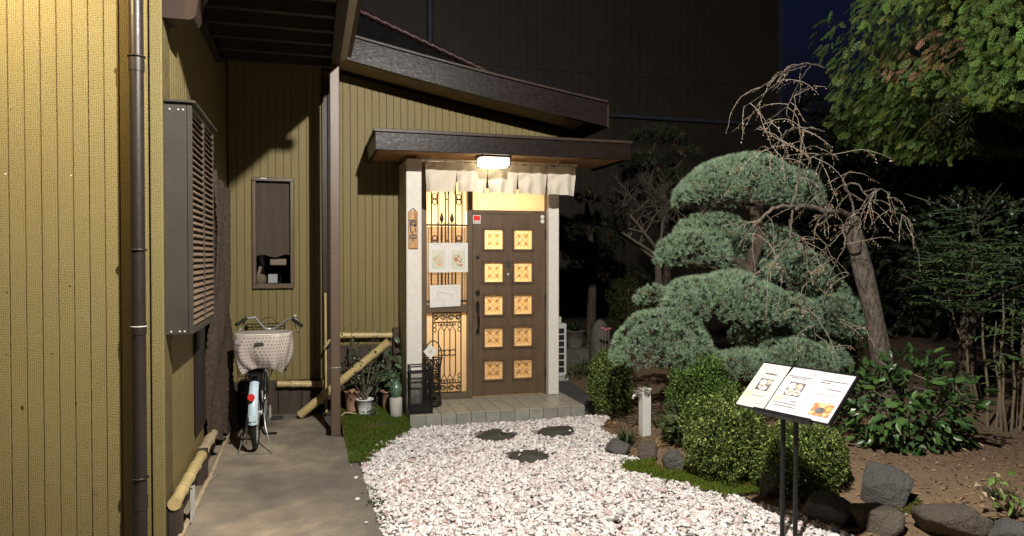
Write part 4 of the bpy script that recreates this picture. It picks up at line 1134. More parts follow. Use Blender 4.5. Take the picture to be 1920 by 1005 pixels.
# handlebar
hb = MB()
L_ = [PY(446, 607, 6.78), PY(462, 597, 6.84), PY(478, 595, 6.88), PY(488, 607, 6.92), PY(497, 616, 6.96), PY(507, 617, 6.97), PY(516, 616, 6.96), PY(530, 605, 6.90), PY(543, 598, 6.86), PY(554, 599, 6.80), PY(563, 608, 6.75)]
hb.tube(L_, .0115, 10); hb.tube([head1, PY(507, 617, 6.97)], .013, 10)
bar = hb.build('handlebar', 'chrome', bike)
for a, b in ((PY(443, 609, 6.75), PY(462, 597, 6.84)), (PY(566, 611, 6.72), PY(549, 598, 6.82))):
    MB().tube([a, a.lerp(b, .5), b], [.017, .0155, .016], 10).build('grip', 'black_rubber', bar)
for pts in ([PY(459, 601, 6.85), PY(455, 612, 6.9), PY(447, 622, 6.86)], [PY(551, 603, 6.84), PY(557, 618, 6.9), PY(563, 628, 6.85)]):
    MB().tube(pts, .006, 6).build('brake_lever', 'chrome', bar)
MB().lathe(PY(553, 593, 6.82), [(.004, -.01), (.02, 0), (.018, .012), (.004, .02)], 12).build('bell', 'chrome', bar)
MB().tube([PY(487, 605, 6.93), PY(497, 596, 7.0), PY(510, 595, 7.05), PY(520, 606, 7.0)], .0035, 6).build('brake_cable', 'black_rubber', bar)
# front wire basket
fb = MB()
bx0, bx1, by0, by1, bz0, bz1 = BX - .16, BX + .20, 7.05, 7.36, .70, .955
def ringp(z, s_): return [(BX + .02 - .18 * s_, 7.205 - .155 * s_, z), (BX + .02 + .18 * s_, 7.205 - .155 * s_, z), (BX + .02 + .18 * s_, 7.205 + .155 * s_, z), (BX + .02 - .18 * s_, 7.205 + .155 * s_, z)]
for k in range(6):
    t = k / 5; fb.tube(ringp(bz0 + (bz1 - bz0) * t, .78 + .22 * t), .005 if k == 5 else .0025, 5, closed=True)
for e in range(4):
    for k in range(9):
        t = k / 9
        lo_, hi_ = ringp(bz0, .78), ringp(bz1, 1.0)
        a = Vector(lo_[e]).lerp(Vector(lo_[(e + 1) % 4]), t); b = Vector(hi_[e]).lerp(Vector(hi_[(e + 1) % 4]), t); fb.tube([a, b], .0022, 4, caps=False)
fb.build('front_basket', 'black_metal', bike)
# rear carrier, rear basket under a dotted cover
ca = MB(); ca.bbox(BX - .07, BX + .07, 6.02, 6.42, .655, .667, .003)
for s_ in (-1, 1): ca.tube([(BX + s_ * .06, RYc, Z0 + WR), (BX + s_ * .075, RYc - .03, .655)], .006, 6)
ca.build('rear_carrier', 'black_metal', bike)
kx0, kx1 = PY(436, 660, 6.02).x, PY(547, 660, 6.02).x
kc, kw = (kx0 + kx1) / 2, (kx1 - kx0) / 2; kzt, kzb = PY(490, 627, 6.02).z, PY(490, 696, 6.02).z
MB().bbox(kc - kw * .72, kc + kw * .72, 6.12, 6.29, .73, .90, .02).build('rear_basket', 'black_metal', bike)
def cov(u, v):
    a = 2 * math.pi * u; ca_, sa_ = math.cos(a), math.sin(a)
    e = .58
    ex = math.copysign(abs(ca_) ** e, ca_); ey = math.copysign(abs(sa_) ** e, sa_)
    wv = .97 - .26 * v ** 3.0 + .06 * math.sin(math.pi * v ** .8)
    fold = .013 * math.sin(a * 9 + 2.5 * math.sin(3 * v)) * (v * .9 + .2) + .020 * math.sin(a * 5 + 1.1 + v) * v
    zb = kzb - .03 + .045 * abs(math.sin(a * 1.5 + .8)) ** 1.5 * (1 if sa_ < 0 else .5)
    z_ = kzt + (zb - kzt) * v
    return (kc + ex * (kw * wv + fold * .6), 6.20 + ey * (.165 * wv + fold * 1.2), z_)
cvm = MB().grid(cov, 120, 26, closed_u=True)
top = [cov(i / 120, 0) for i in range(120)]
cvm.add([(kc, 6.20, kzt + .004)] + top, [(0, 1 + i, 1 + (i + 1) % 120) for i in range(120)], True)
cover = cvm.build('basket_cover', 'dot_cloth', bike, label='beige waterproof cover with small dots')
rim_ = [Vector(cov(i / 60, 0.02)) for i in range(60)]
MB().tube(rim_, .006, 6, closed=True).build('cover_hem', 'warm_white_metal', cover)
MB().bbox(PY(477, 650, 6.02).x, PY(494, 650, 6.02).x, 6.018, 6.024, PY(485, 649, 6.0).z, PY(485, 643, 6.0).z, .001).build('cover_tag', 'shutter_grey', cover)
# stand, crank, pedals, chain case
sd = MB()
A_, B_ = G(446, 853, .014), G(511, 851, .014)
sd.tube([(BX - .065, RYc, Z0 + WR), (BX - .075, RYc - .02, .20), A_, B_, (BX + .075, RYc - .02, .20), (BX + .065, RYc, Z0 + WR)], .007, 8)
sd.tube([(BX - .07, RYc - .01, .22), G(462, 832, .05)], .005, 6)
sd.build('stand', 'bike_silver', bike)
MB().bbox(BX + .05, BX + .075, 6.25, 6.70, .26, .36, .03).build('chain_case', 'bike_silver', bike)
cr = MB(); cr.tube([(BX + .09, bb.y, bb.z), (BX + .10, bb.y - .13, bb.z - .09)], .010, 8); cr.tube([(BX - .06, bb.y, bb.z), (BX - .07, bb.y + .13, bb.z + .09)], .010, 8); cr.tube([(BX - .06, bb.y, bb.z), (BX + .09, bb.y, bb.z)], .012, 8)
cr.build('crank', 'chrome', bike)
for cx_, cy_, cz_ in ((BX + .155, bb.y - .13, bb.z - .09), (BX - .125, bb.y + .13, bb.z + .09)):
    MB().bbox(cx_ - .05, cx_ + .05, cy_ - .035, cy_ + .035, cz_ - .012, cz_ + .012, .005).build('pedal', 'black_rubber', bike)
o = MB().bbox(PY(445, 715, 7.1).x, PY(474, 715, 7.1).x, 7.10, 7.30, .0125, .43, .02).build('storage_box', 'black_rubber')
tag(o, 'black plastic box on the slab behind the bicycle wheel', 'box')

# ------------------------------------------------------------------ porch things
def mesh_panel(m, x0, x1, y0, y1, z0, z1, step, axis):
    k = 0.0
    if axis == 'x':
        while x0 + k <= x1: m.box(x0 + k, x0 + k + .0022, y0, y1, z0, z1); k += step
    else:
        while y0 + k <= y1: m.box(x0, x1, y0 + k, y0 + k + .0022, z0, z1); k += step
    k = 0.0
    while z0 + k <= z1: m.box(x0, x1, y0, y1, z0 + k, z0 + k + .0022); k += step
ux0, ux1 = PY(767, 700, 6.68).x, PY(811, 700, 6.68).x
uy0, uy1, uz0, uz1 = 6.655, 6.80, PTOP + .002, PY(790, 685, 6.68).z
us = thing('umbrella_stand', 'tall black metal mesh umbrella stand on the porch tiles', 'umbrella stand', ((ux0 + ux1) / 2, 6.73, PTOP))
m = MB()
for xx in (ux0, ux1 - .014):
    for yy in (uy0, uy1 - .014): m.bbox(xx, xx + .014, yy, yy + .014, uz0, uz1, .002)
for zz in (uz0 + .012, uz1 - .014, uz1 - .075):
    for yy in (uy0, uy1 - .014): m.bbox(ux0 + .014, ux1 - .014, yy + .002, yy + .012, zz, zz + .012, .001)
    for xx in (ux0, ux1 - .014): m.bbox(xx + .002, xx + .012, uy0 + .014, uy1 - .014, zz, zz + .012, .001)
m.bbox(ux0 + .014, ux1 - .014, uy0 + .014, uy1 - .014, uz0 + .012, uz0 + .02, .001)
m.build('stand_frame', 'black_metal', us)
m = MB(); mesh_panel(m, ux0 + .014, ux1 - .014, uy0 + .006, uy0 + .0075, uz0 + .024, uz1 - .08, .011, 'x'); mesh_panel(m, ux0 + .014, ux1 - .014, uy1 - .008, uy1 - .0065, uz0 + .024, uz1 - .08, .011, 'x')
m.build('mesh_panel', 'black_metal', us, kind='stuff')
m = MB(); mesh_panel(m, ux0 + .006, ux0 + .0075, uy0 + .014, uy1 - .014, uz0 + .024, uz1 - .08, .011, 'y'); mesh_panel(m, ux1 - .008, ux1 - .0065, uy0 + .014, uy1 - .014, uz0 + .024, uz1 - .08, .011, 'y')
m.build('mesh_panel', 'black_metal', us, kind='stuff')
MB().bbox(ux0 + .016, ux1 - .016, uy0 + .003, uy0 + .005, uz0 + .022, uz0 + .10, .001).build('drip_panel', 'black_metal', us)
# ornamental iron holder with hoop and square tile
hxc = (PY(793, 700, 6.98).x + PY(828, 700, 6.98).x) / 2; hr = (PY(828, 700, 6.98).x - PY(793, 700, 6.98).x) / 2
ih = thing('iron_holder', 'round wrought iron umbrella holder with a tall hoop beside the sidelight', 'umbrella stand', (hxc, 6.98, PTOP))
m = MB(); hc = (hxc, 6.98)
def ring(z, r, t=.005): return m.tube([(hc[0] + r * math.cos(a), hc[1] + r * math.sin(a), z) for a in np.linspace(0, 2 * math.pi, 24, endpoint=False)], t, 6, closed=True)
zt_ = PY(810, 672, 6.98).z
for z_, r_ in ((PTOP + .03, hr * .95), (PTOP + .12, hr * .85), (zt_ - .12, hr * .85), (zt_, hr)): ring(z_, r_, .007)
for k in range(10):
    a = 2 * math.pi * k / 10
    m.tube([(hc[0] + r_ * math.cos(a), hc[1] + r_ * math.sin(a), z_) for z_, r_ in ((PTOP + .015, hr * 1.0), (PTOP + .06, hr * .9), (PTOP + .2, hr * .82), (zt_ - .1, hr * .86), (zt_, hr))], .006, 6)
    b = a + math.pi / 10
    for zc in (PTOP + .20, PTOP + .30, zt_ - .06):
        m.tube([(hc[0] + hr * .86 * math.cos(b + .2 * math.cos(q)), hc[1] + hr * .86 * math.sin(b + .2 * math.cos(q)), zc + .030 * math.sin(q)) for q in np.linspace(0, 2 * math.pi, 10, endpoint=False)], .005, 5, closed=True)
m.disc((hc[0], hc[1], PTOP + .035), (0, 0, 1), hr * .93, .008, 20)
m.build('holder_body', 'iron', ih)
zh = PY(810, 638, 6.98).z
m = MB().tube([(hxc + hr * .95 * math.cos(a), 6.93, zt_ + (zh - zt_) * math.sin(a)) for a in np.linspace(0, math.pi, 20)], .006, 6)
m.tube([(hxc - hr, 6.93, PTOP + .02), (hxc - hr, 6.93, zh - .02)], .006, 6)
m.build('hoop', 'iron', ih)
tcx, tcz, tr = PY(807, 659, 6.92).x, PY(807, 659, 6.92).z, PY(820.5, 659, 6.92).x - PY(807, 659, 6.92).x
tl_ = thing('diamond_tile', 'white square tile with a brown sunburst hung as a diamond on the iron holder', 'tile', (tcx, 6.92, tcz - tr))
MB().prism_y([(tcx, tcz - tr), (tcx + tr, tcz), (tcx, tcz + tr), (tcx - tr, tcz)], 6.914, 6.924).build('tile_plate', 'ceramic_white', tl_)
m = MB()
for k in range(16):
    a = 2 * math.pi * k / 16; r0, r1 = tr * .14, tr * (.50 if k % 2 else .38); w_ = .12
    m.add([(tcx + r0 * math.cos(a - w_), 6.9132, tcz + r0 * math.sin(a - w_)), (tcx + r1 * math.cos(a), 6.9132, tcz + r1 * math.sin(a)), (tcx + r0 * math.cos(a + w_), 6.9132, tcz + r0 * math.sin(a + w_))], [(0, 1, 2)])
m.disc((tcx, 6.9125, tcz), (0, 1, 0), tr * .12, .003, 12); m.build('sunburst', 'old_bamboo', tl_)

# ------------------------------------------------------------------ air conditioner unit beside the house
acx1 = PY(1063.5, 650, 8.75).x; acx0 = 2.735; acz0, acz1 = PY(1055, 706, 8.75).z, PY(1055, 607, 8.75).z
ac = thing('air_conditioner', 'white outdoor air conditioner unit on pale blocks beside the house corner', 'air conditioner', ((acx0 + acx1) / 2, 9.1, 0))
MB().bbox(acx0, acx1, 8.76, 9.5, acz0, acz1, .012).build('casing', 'white_metal', ac)
gxa, gxb = PY(1047, 650, 8.75).x, PY(1058, 650, 8.75).x
nsl = 7; gh = (acz1 - acz0 - .10) / nsl
for k in range(nsl):
    zz = acz0 + .05 + k * gh
    MB().bbox(gxa - .06, gxb, 8.752, 8.7595, zz + .006, zz + gh - .012, .002).build('vent_slot', 'dark_interior', ac)
MB().bbox(acx0 + .02, acx1 + .02, 8.74, 8.95, -.034, acz0 - .002, .008).build('base_block', 'concrete_block', ac)
MB().bbox(acx0 + .02, acx1 + .02, 9.3, 9.48, -.034, acz0 - .002, .008).build('base_block', 'concrete_block', ac)
o = MB().bbox(acx0 + .06, acx1 - .06, 8.80, 9.0, acz1 + .001, acz1 + .09, .01).build('tray', 'warm_white_metal'); tag(o, 'small pale tray lying on top of the air conditioner', 'tray')
pp = [G(1062, 676, 0), G(1075, 690, 0), G(1088, 690, 0), G(1110, 684, 0)]
o = MB().tube([p + Vector((0, 0, -.018)) for p in pp], .012, 6).build('hose', 'black_rubber'); tag(o, 'black hose lying on the grey grit behind the porch', 'hose')

# ------------------------------------------------------------------ water tap post
fp = G(1209, 816); fp.z = soil_z(fp.x, fp.y) - .02
ztp = PY(1209, 727, fp.y).z; hw_ = .048
tap = thing('tap_post', 'slim white square tap post standing among the grasses at the gravel edge', 'tap post', fp)
MB().bbox(fp.x - hw_ * .85, fp.x + hw_ * .85, fp.y - hw_, fp.y + hw_, fp.z, ztp - .022, .006).build('post', 'white_metal', tap)
MB().bbox(fp.x - hw_, fp.x + hw_, fp.y - hw_ * 1.12, fp.y + hw_ * 1.12, ztp - .0215, ztp, .008).build('post_cap', 'white_metal', tap)
m = MB(); q = Vector((fp.x - .04, fp.y - .01, ztp - .055))
m.tube([q, q + Vector((-.07, -.01, 0)), q + Vector((-.085, -.012, -.01)), q + Vector((-.09, -.012, -.035))], [.012, .012, .011, .010], 10)
m.tube([q + Vector((-.05, -.008, 0)), q + Vector((-.05, -.008, .035))], .010, 8); m.bbox(q.x - .075, q.x - .025, q.y - .015, q.y, q.z + .033, q.z + .043, .003)
m.build('tap', 'chrome', tap)

# ------------------------------------------------------------------ menu stand
MC = CAM + (Vector((2.773, 3.552, 0.82)) - CAM) * .955
ma, mt_ = R(-73.0), R(40.6)
mu = Vector((math.cos(ma), math.sin(ma), 0)); mn = Vector((-math.sin(ma), math.cos(ma), 0))
mv = mn * math.cos(mt_) + Vector((0, 0, 1)) * math.sin(mt_); mw = mu.cross(mv)
HW, HH = .313 * .955, .182 * .955
stand = thing('menu_stand', 'sloping menu board with three printed sheets on two black posts', 'menu stand', (MC.x, MC.y, 0))
def mpt(a, b, c=0.0): return MC + mu * (a * HW) + mv * (b * HH) + mw * c
MB().obox(MC - mw * .012, mu, mv, mw, HW * 1.0, HH * 1.0, .008).build('board', 'black_metal', stand)
def sheet(name, pts, c, mat, parent=stand):
    lo_ = [mpt(a, b, c) for a, b in pts]; hi_ = [mpt(a, b, c + .0012) for a, b in pts]; m = MB()
    n = len(pts); m.add(lo_ + hi_, [tuple(range(n - 1, -1, -1)), tuple(range(n, 2 * n))] + [(i, (i + 1) % n, (i + 1) % n + n, i + n) for i in range(n)])
    return m.build(name, mat, parent)
s1 = sheet('sheet', [(-1.0, -.985), (-.36, -.985), (-.36, .985), (-1.0, .985)], -.0035, 'cream_sheet')
s2 = sheet('sheet', [(-.335, -.985), (.335, -.985), (.335, .99), (-.30, .99), (-.335, .5)], -.0032, 'laminated_sheet')
s3 = sheet('sheet', [(.34, -.985), (.99, -.985), (.99, .985), (.34, .985)], -.0035, 'laminated_sheet')
def photo(a0, a1, b0, b1, mat, par):
    o = sheet('photograph', [(a0, b0), (a1, b0), (a1, b1), (a0, b1)], -.0015, mat, par); return o
photo(-.82, -.53, -.22, .30, 'photo_dark', s1); photo(-.16, .17, -.22, .36, 'photo_dark', s2); photo(.55, .93, -.80, -.28, 'food_print_orange', s3)
for (ca_, cb_, ra_, rb_, par, mt) in ((-.72, .12, .075, .13, s1, 'ceramic_white'), (-.60, .16, .07, .12, s1, 'food_print'), (-.66, -.10, .09, .10, s1, 'ceramic_white'), (-.72, -.06, .06, .09, s1, 'food_print'),
        (-.08, .18, .075, .14, s2, 'ceramic_white'), (.07, .16, .085, .15, s2, 'food_print'), (-.05, -.08, .10, .12, s2, 'ceramic_white'), (.09, -.07, .075, .12, s2, 'ceramic_white'), (-.05, -.08, .06, .075, s2, 'food_print'), (.09, -.07, .045, .07, s2, 'food_print'), (.72, -.58, .10, .13, s3, 'photo_dark')):
    pp_ = [mpt(ca_ + ra_ * math.cos(a), cb_ + rb_ * math.sin(a), -.0002 if mt != 'food_print' else .0003) for a in np.linspace(0, 2 * math.pi, 16, endpoint=False)]
    m = MB(); m.add(pp_, [tuple(range(16))]); m.build('dish_print', mt, par)
def mlines(par, rows_, mat, th=.013):
    th = th * 1.5
    m = MB()
    for (a0, a1, b) in rows_:
        a = a0
        while a < a1:
            w_ = rnd.uniform(.012, .03); p = [mpt(a, b, -.0012), mpt(min(a + w_, a1), b, -.0012), mpt(min(a + w_, a1), b + th * 1.8, -.0012), mpt(a, b + th * 1.8, -.0012)]
            m.add(p, [(0, 1, 2, 3)]); a += w_ + rnd.uniform(.004, .012)
    m.build('printed_lines', mat, par, kind='stuff')
mlines(s1, [(-.80, -.54, .50)], 'ink', .026); mlines(s1, [(-.80, -.50, -.50), (-.62, -.46, -.80)], 'grey_ink')
mlines(s2, [(-.28, .25, .60), (-.20, .12, .53), (-.24, .22, -.58), (-.20, .24, -.70), (.08, .20, -.46)], 'ink', .011); mlines(s2, [(.10, .26, .76)], 'grey_ink')
mlines(s3, [(.42, .93, .62), (.42, .62, .52), (.62, .88, .28)], 'ink', .013); mlines(s3, [(.56, .70, .78), (.44, .9, .05), (.60, .72, -.18), (.74, .90, -.24)], 'grey_ink', .008); mlines(s3, [(.74, .92, .78), (.50, .56, .08)], 'pink_ink', .02)
mlines(s1, [(-.98, -.80, -.48), (-.92, -.84, -.60)], 'orange_ink', .05); mlines(s2, [(-.30, -.14, -.46), (-.20, -.10, -.35)], 'orange_ink', .045)

m = MB(); m.obox(mpt(.05, -1.03, -.012), mu, mv, mw, HW * .62, .012, .014); m.build('ledge', 'black_metal', stand)
m = MB(); m.obox(mpt(0, 1.02, -.010), mu, mv, mw, HW, .004, .010); m.build('board_edge', 'black_metal', stand)
m = MB(); m.obox(mpt(1.015, 0, -.010), mu, mv, mw, .005, HH, .010); m.build('board_edge', 'black_metal', stand)
pc = MC - mn * .02
base_mid = Vector((MC.x, MC.y, 0)) - mn * .035
for s_ in (-1, 1):
    b_ = Vector((base_mid.x, base_mid.y, 0)) + mu * (s_ * .042)
    t_ = (b_.x - MC.x) * mn.x + (b_.y - MC.y) * mn.y
    zt_ = MC.z + t_ * math.tan(mt_) - .028
    MB().tube([(b_.x, b_.y, -.03), (b_.x, b_.y, zt_)], .0135, 10).build('post', 'black_metal', stand)

# ------------------------------------------------------------------ lamps outside the frame
LP = Vector((1.0, 1.9, 4.10))
fl_ = thing('flood_light', 'white floodlight on a long pole arm lighting the forecourt', 'floodlight', (0.9, -1.2, 0))
MB().tube([(0.9, -1.2, -.02), (0.9, -1.2, 4.2), (0.88, -.9, 4.4), (LP.x, LP.y - .05, 4.4), (LP.x, LP.y, 4.23)], [.06, .045, .035, .03, .025], 12).build('pole', 'shutter_grey', fl_)
tgt = Vector((1.7, 6.2, 0.9)); ld_dir = (tgt - LP).normalized()
hd_u = ld_dir.cross(Vector((0, 0, 1))).normalized(); hd_v = hd_u.cross(ld_dir)
MB().obox(LP - ld_dir * .09, hd_u, hd_v, ld_dir, .12, .08, .05).build('lamp_head', 'shutter_grey', fl_)
MB().obox(LP - ld_dir * .034, hd_u, hd_v, ld_dir, .10, .065, .004).build('lamp_glass', 'flood_glow', fl_)
sd_ = bpy.data.lights.new('flood_lamp', 'SPOT'); sd_.energy = 1300; sd_.color = (1.0, 0.955, 0.88); sd_.spot_size = R(178); sd_.spot_blend = .35; sd_.shadow_soft_size = .045
so = bpy.data.objects.new('flood_lamp', sd_); COL.objects.link(so); so.location = LP
so.rotation_euler = ld_dir.to_track_quat('-Z', 'Y').to_euler(); adopt(so, fl_)
wl_ = thing('wall_lamp', 'warm gooseneck lamp reaching out from the mustard siding', 'lamp', (-1.75, NY, 3.40))
LX2, LY2 = -1.72, NY - .80
m = MB(); m.bbox(LX2 - .05, LX2 + .05, NY - .02, NY + .002, 3.36, 3.46, .005); m.tube([(LX2, NY - .01, 3.42), (LX2, NY - .4, 3.62), (LX2, LY2 + .06, 3.60), (LX2, LY2, 3.48)], .012, 8); m.build('bracket', 'shutter_grey', wl_)
MB().lathe((LX2, LY2, 3.46), [(.025, .03), (.05, .01), (.11, -.04), (.105, -.045)], 18, caps=False).build('lamp_shade', 'shutter_grey', wl_)
MB().lathe((LX2, LY2, 3.405), [(.004, -.03), (.028, -.012), (.030, .01), (.014, .04)], 14).build('bulb', 'warm_glow', wl_)
ld2 = bpy.data.lights.new('wall_bulb', 'POINT'); ld2.energy = 88; ld2.color = (1.0, 0.72, 0.34); ld2.shadow_soft_size = .035
lo2 = bpy.data.objects.new('wall_bulb', ld2); COL.objects.link(lo2); lo2.location = (LX2, LY2, 3.35); adopt(lo2, wl_)

# ------------------------------------------------------------------ factory building in the dark behind
FYW = 13.5
fx1 = PY(1463, 60, FYW).x
fac = thing('factory_building', 'large dark windowless factory building with ribbed walls behind the garden', 'building', (4, FYW + 3, 0))
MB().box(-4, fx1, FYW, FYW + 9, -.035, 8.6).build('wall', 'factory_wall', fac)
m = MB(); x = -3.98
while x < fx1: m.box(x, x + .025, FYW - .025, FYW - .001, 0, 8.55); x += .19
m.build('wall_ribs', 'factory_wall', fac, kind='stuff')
zp = PY(1260, 223, FYW - .1).z
MB().tube([(PY(1120, 222, FYW - .1).x, FYW - .12, zp), (PY(1405, 224, FYW - .1).x, FYW - .12, zp)], .045, 10).build('pipe', 'factory_trim', fac)
for z_ in (PY(1260, 150, FYW).z, PY(1260, 367, FYW).z): MB().box(-3.9, fx1 + .002, FYW - .04, FYW - .027, z_, z_ + .05).build('seam_strip', 'factory_wall', fac)
xdp = PY(806, 30, FYW - .1).x; MB().tube([(xdp, FYW - .12, 0), (xdp, FYW - .12, 8.5)], .06, 10).build('downpipe', 'factory_trim', fac)
MB().box(fx1 - .06, fx1 + .03, FYW - .06, FYW + .03, 0, 8.7).build('corner_trim', 'factory_trim', fac)

# ------------------------------------------------------------------ scatter helpers
def unit(v): return v / np.maximum(1e-9, np.linalg.norm(v, axis=-1, keepdims=True))
def frames(d, n):
    d = unit(d); s = np.cross(d, n); bad = np.linalg.norm(s, axis=1) < 1e-4
    s[bad] = np.cross(d[bad], np.array([0.3, 0.8, 0.5])); s = unit(s); n = unit(np.cross(s, d)); return d, s, n
def leaf_soup(P, d, n, L, W, fold=.25, curl=.15):
    """five-vertex folded leaf: four triangles"""
    d, s, n = frames(d, n); k = len(P); L = np.broadcast_to(L, k)[:, None]; W = np.broadcast_to(W, k)[:, None]
    base = P; tip = P + d * L - n * L * curl
    mid = P + d * L * .45 + n * L * .02
    l = P + d * L * .42 - s * W * .5 + n * W * fold; r = P + d * L * .42 + s * W * .5 + n * W * fold
    V = np.stack([base, r, tip, l, mid], 1).reshape(-1, 3)
    f = np.array([[0, 1, 4], [1, 2, 4], [2, 3, 4], [3, 0, 4]])
    F = (np.arange(k)[:, None, None] * 5 + f[None]).reshape(-1, 3)
    return V, F, 5
def blade_soup(P, d, L, W, droop, seg=4):
    k = len(P); d = unit(d); up = np.array([[0, 0, 1.0]])
    s = unit(np.cross(d, up + nrs.normal(0, .05, (k, 3)))); L = np.broadcast_to(L, k)[:, None]; W = np.broadcast_to(W, k)[:, None]; droop = np.broadcast_to(droop, k)[:, None]
    rows = []
    for i in range(seg + 1):
        t = i / seg; c = P + d * L * t - up * L * droop * t * t; w = W * (1 - t ** 2 * .92) * .5
        rows += [c - s * w, c + s * w]
    V = np.stack(rows, 1).reshape(-1, 3); m = 2 * (seg + 1)
    f = np.array([[2 * i, 2 * i + 1, 2 * i + 3, 2 * i + 2] for i in range(seg)])
    F = (np.arange(k)[:, None, None] * m + f[None]).reshape(-1, 4); return V, F, m
def vary(base, k, amt=.25, hue=.08):
    c = np.array(base)[None] * (1 + nrs.uniform(-amt, amt, (k, 1))) * (1 + nrs.uniform(-hue, hue, (k, 3))); return np.clip(c, .003, 1)
def bumpy(dirs, seed, freq=3.0, amp=.08):
    r = np.random.RandomState(seed); o = np.zeros(len(dirs))
    for k in range(5):
        w = r.normal(0, freq * (1 + .6 * k), 3); o += np.sin(dirs @ w + r.uniform(0, 6.28)) * amp / (1 + .6 * k)
    return o
def sphere_dirs(k, zmin=-1.0):
    z = nrs.uniform(zmin, 1, k); a = nrs.uniform(0, 2 * np.pi, k); q = np.sqrt(np.maximum(0, 1 - z * z)); return np.stack([q * np.cos(a), q * np.sin(a), z], 1)
def V3(v): return np.array([v.x, v.y, v.z])

# ------------------------------------------------------------------ white pebbles
stones_px = [(930, 813, 40, 10.5), (1038, 806, 40, 9.5), (988, 850.5, 38, 11.5)]
STEPS = []
for (cx_, cy_, hw_, hh_) in stones_px:
    c = G(cx_, cy_, .012); a = G(cx_ + hw_, cy_, .012); b0_ = G(cx_, cy_ + hh_, .012); b1_ = G(cx_, cy_ - hh_, .012)
    STEPS.append((c, (a - c).length, (b0_ - b1_).length / 2))
def slab_x(y):
    pts = [(-2, .42), (4.1, .385), (5.6, .345), (6.1, .325), (6.3, .3), (6.5, .28)]
    for (ya, xa), (yb, xb) in zip(pts, pts[1:]):
        if y <= yb: return xa + (xb - xa) * (y - ya) / (yb - ya)
    return .28
def in_moss(x, y):
    # the moss creeps in from the slab corner to the porch corner
    t = x - .30; lim = 5.62 + 1.05 * min(1.0, max(0, (t - .06) / .50)) ** .8
    return y - lim
def pebbles():
    pts = []
    N = 66000
    X = nrs.uniform(.18, 3.9, N); Y = nrs.uniform(2.6, 6.66, N); keep = []
    for x_, y_ in zip(X, Y):
        if x_ < slab_x(y_) + .012 and nrs.uniform() > .035 * math.exp((x_ - slab_x(y_)) / .05): continue
        if x_ > edge_x(y_) + .06 * math.sin(y_ * 9) + .02: continue
        if 4.15 < y_ < 4.98 and x_ > edge_x(y_) - .10 + .03 * math.sin(y_ * 23): continue
        if y_ > 6.60 and x_ > .88: continue
        mm = in_moss(x_, y_) if x_ < .95 else -1
        if mm > -.05 and nrs.uniform() < min(1, .75 + mm * 3): continue
        hit = False
        for c, ra, rb in STEPS:
            if ((x_ - c.x) / (ra + .012)) ** 2 + ((y_ - c.y) / (rb + .012)) ** 2 < 1 and nrs.uniform() > .006: hit = True
        if hit: continue
        keep.append((x_, y_))
    keep = np.array(keep); n = len(keep)
    if n > 31000: keep = keep[:31000]; n = 31000
    bm = bmesh.new(); bmesh.ops.create_cube(bm, size=2.0); bmesh.ops.subdivide_edges(bm, edges=bm.edges[:], cuts=1, use_grid_fill=True)
    bm.verts.index_update(); T = np.array([v.co[:] for v in bm.verts]); TF = np.array([[v.index for v in f.verts] for f in bm.faces]); bm.free()
    T = unit(T) * .55 + T / np.abs(T).max() * .0 + unit(T) * .45
    s = nrs.lognormal(0, .30, (n, 1)) * np.stack([nrs.uniform(.0115, .0185, n), nrs.uniform(.0085, .0130, n), nrs.uniform(.005, .0090, n)], 1)
    Vv = T[None] * s[:, None, :] * (1 + nrs.uniform(-.16, .16, (n, len(T), 1)))
    ax = nrs.normal(0, .42, n); ay = nrs.normal(0, .42, n); az = nrs.uniform(0, 6.28, n)
    def rot(V, a, i, j):
        c, s_ = np.cos(a)[:, None], np.sin(a)[:, None]; A, B = V[:, :, i].copy(), V[:, :, j].copy(); V[:, :, i] = A * c - B * s_; V[:, :, j] = A * s_ + B * c
    rot(Vv, ax, 1, 2); rot(Vv, ay, 0, 2); rot(Vv, az, 0, 1)
    zz = nrs.uniform(-.017, .007, n) + .006 * np.sin(keep[:, 0] * 5 + keep[:, 1] * 3)
    spill = keep[:, 0] < np.array([slab_x(b) for b in keep[:, 1]]) + .01; zz[spill] = .0185
    for c, ra, rb in STEPS:
        on = ((keep[:, 0] - c.x) / ra) ** 2 + ((keep[:, 1] - c.y) / rb) ** 2 < .9; zz[on] = .030
    Vv += np.concatenate([keep, zz[:, None]], 1)[:, None, :]
    pal = np.array([[.72, .69, .66], [.66, .62, .59], [.60, .50, .48], [.50, .47, .45], [.46, .33, .31], [.24, .23, .22], [.78, .76, .73]])
    ci = nrs.choice(len(pal), n, p=[.30, .22, .16, .14, .05, .03, .10]); C_ = pal[ci] * (1 + nrs.uniform(-.14, .10, (n, 1)))
    F = (np.arange(n)[:, None, None] * len(T) + TF[None]).reshape(-1, 4)
    o = np_mesh('gravel', Vv.reshape(-1, 3), F, 'pebble', None, np.repeat(C_, len(T), 0), True, 'stuff')
    o['label'] = 'white and pink pebbles covering the forecourt'; o['category'] = 'gravel'
pebbles()

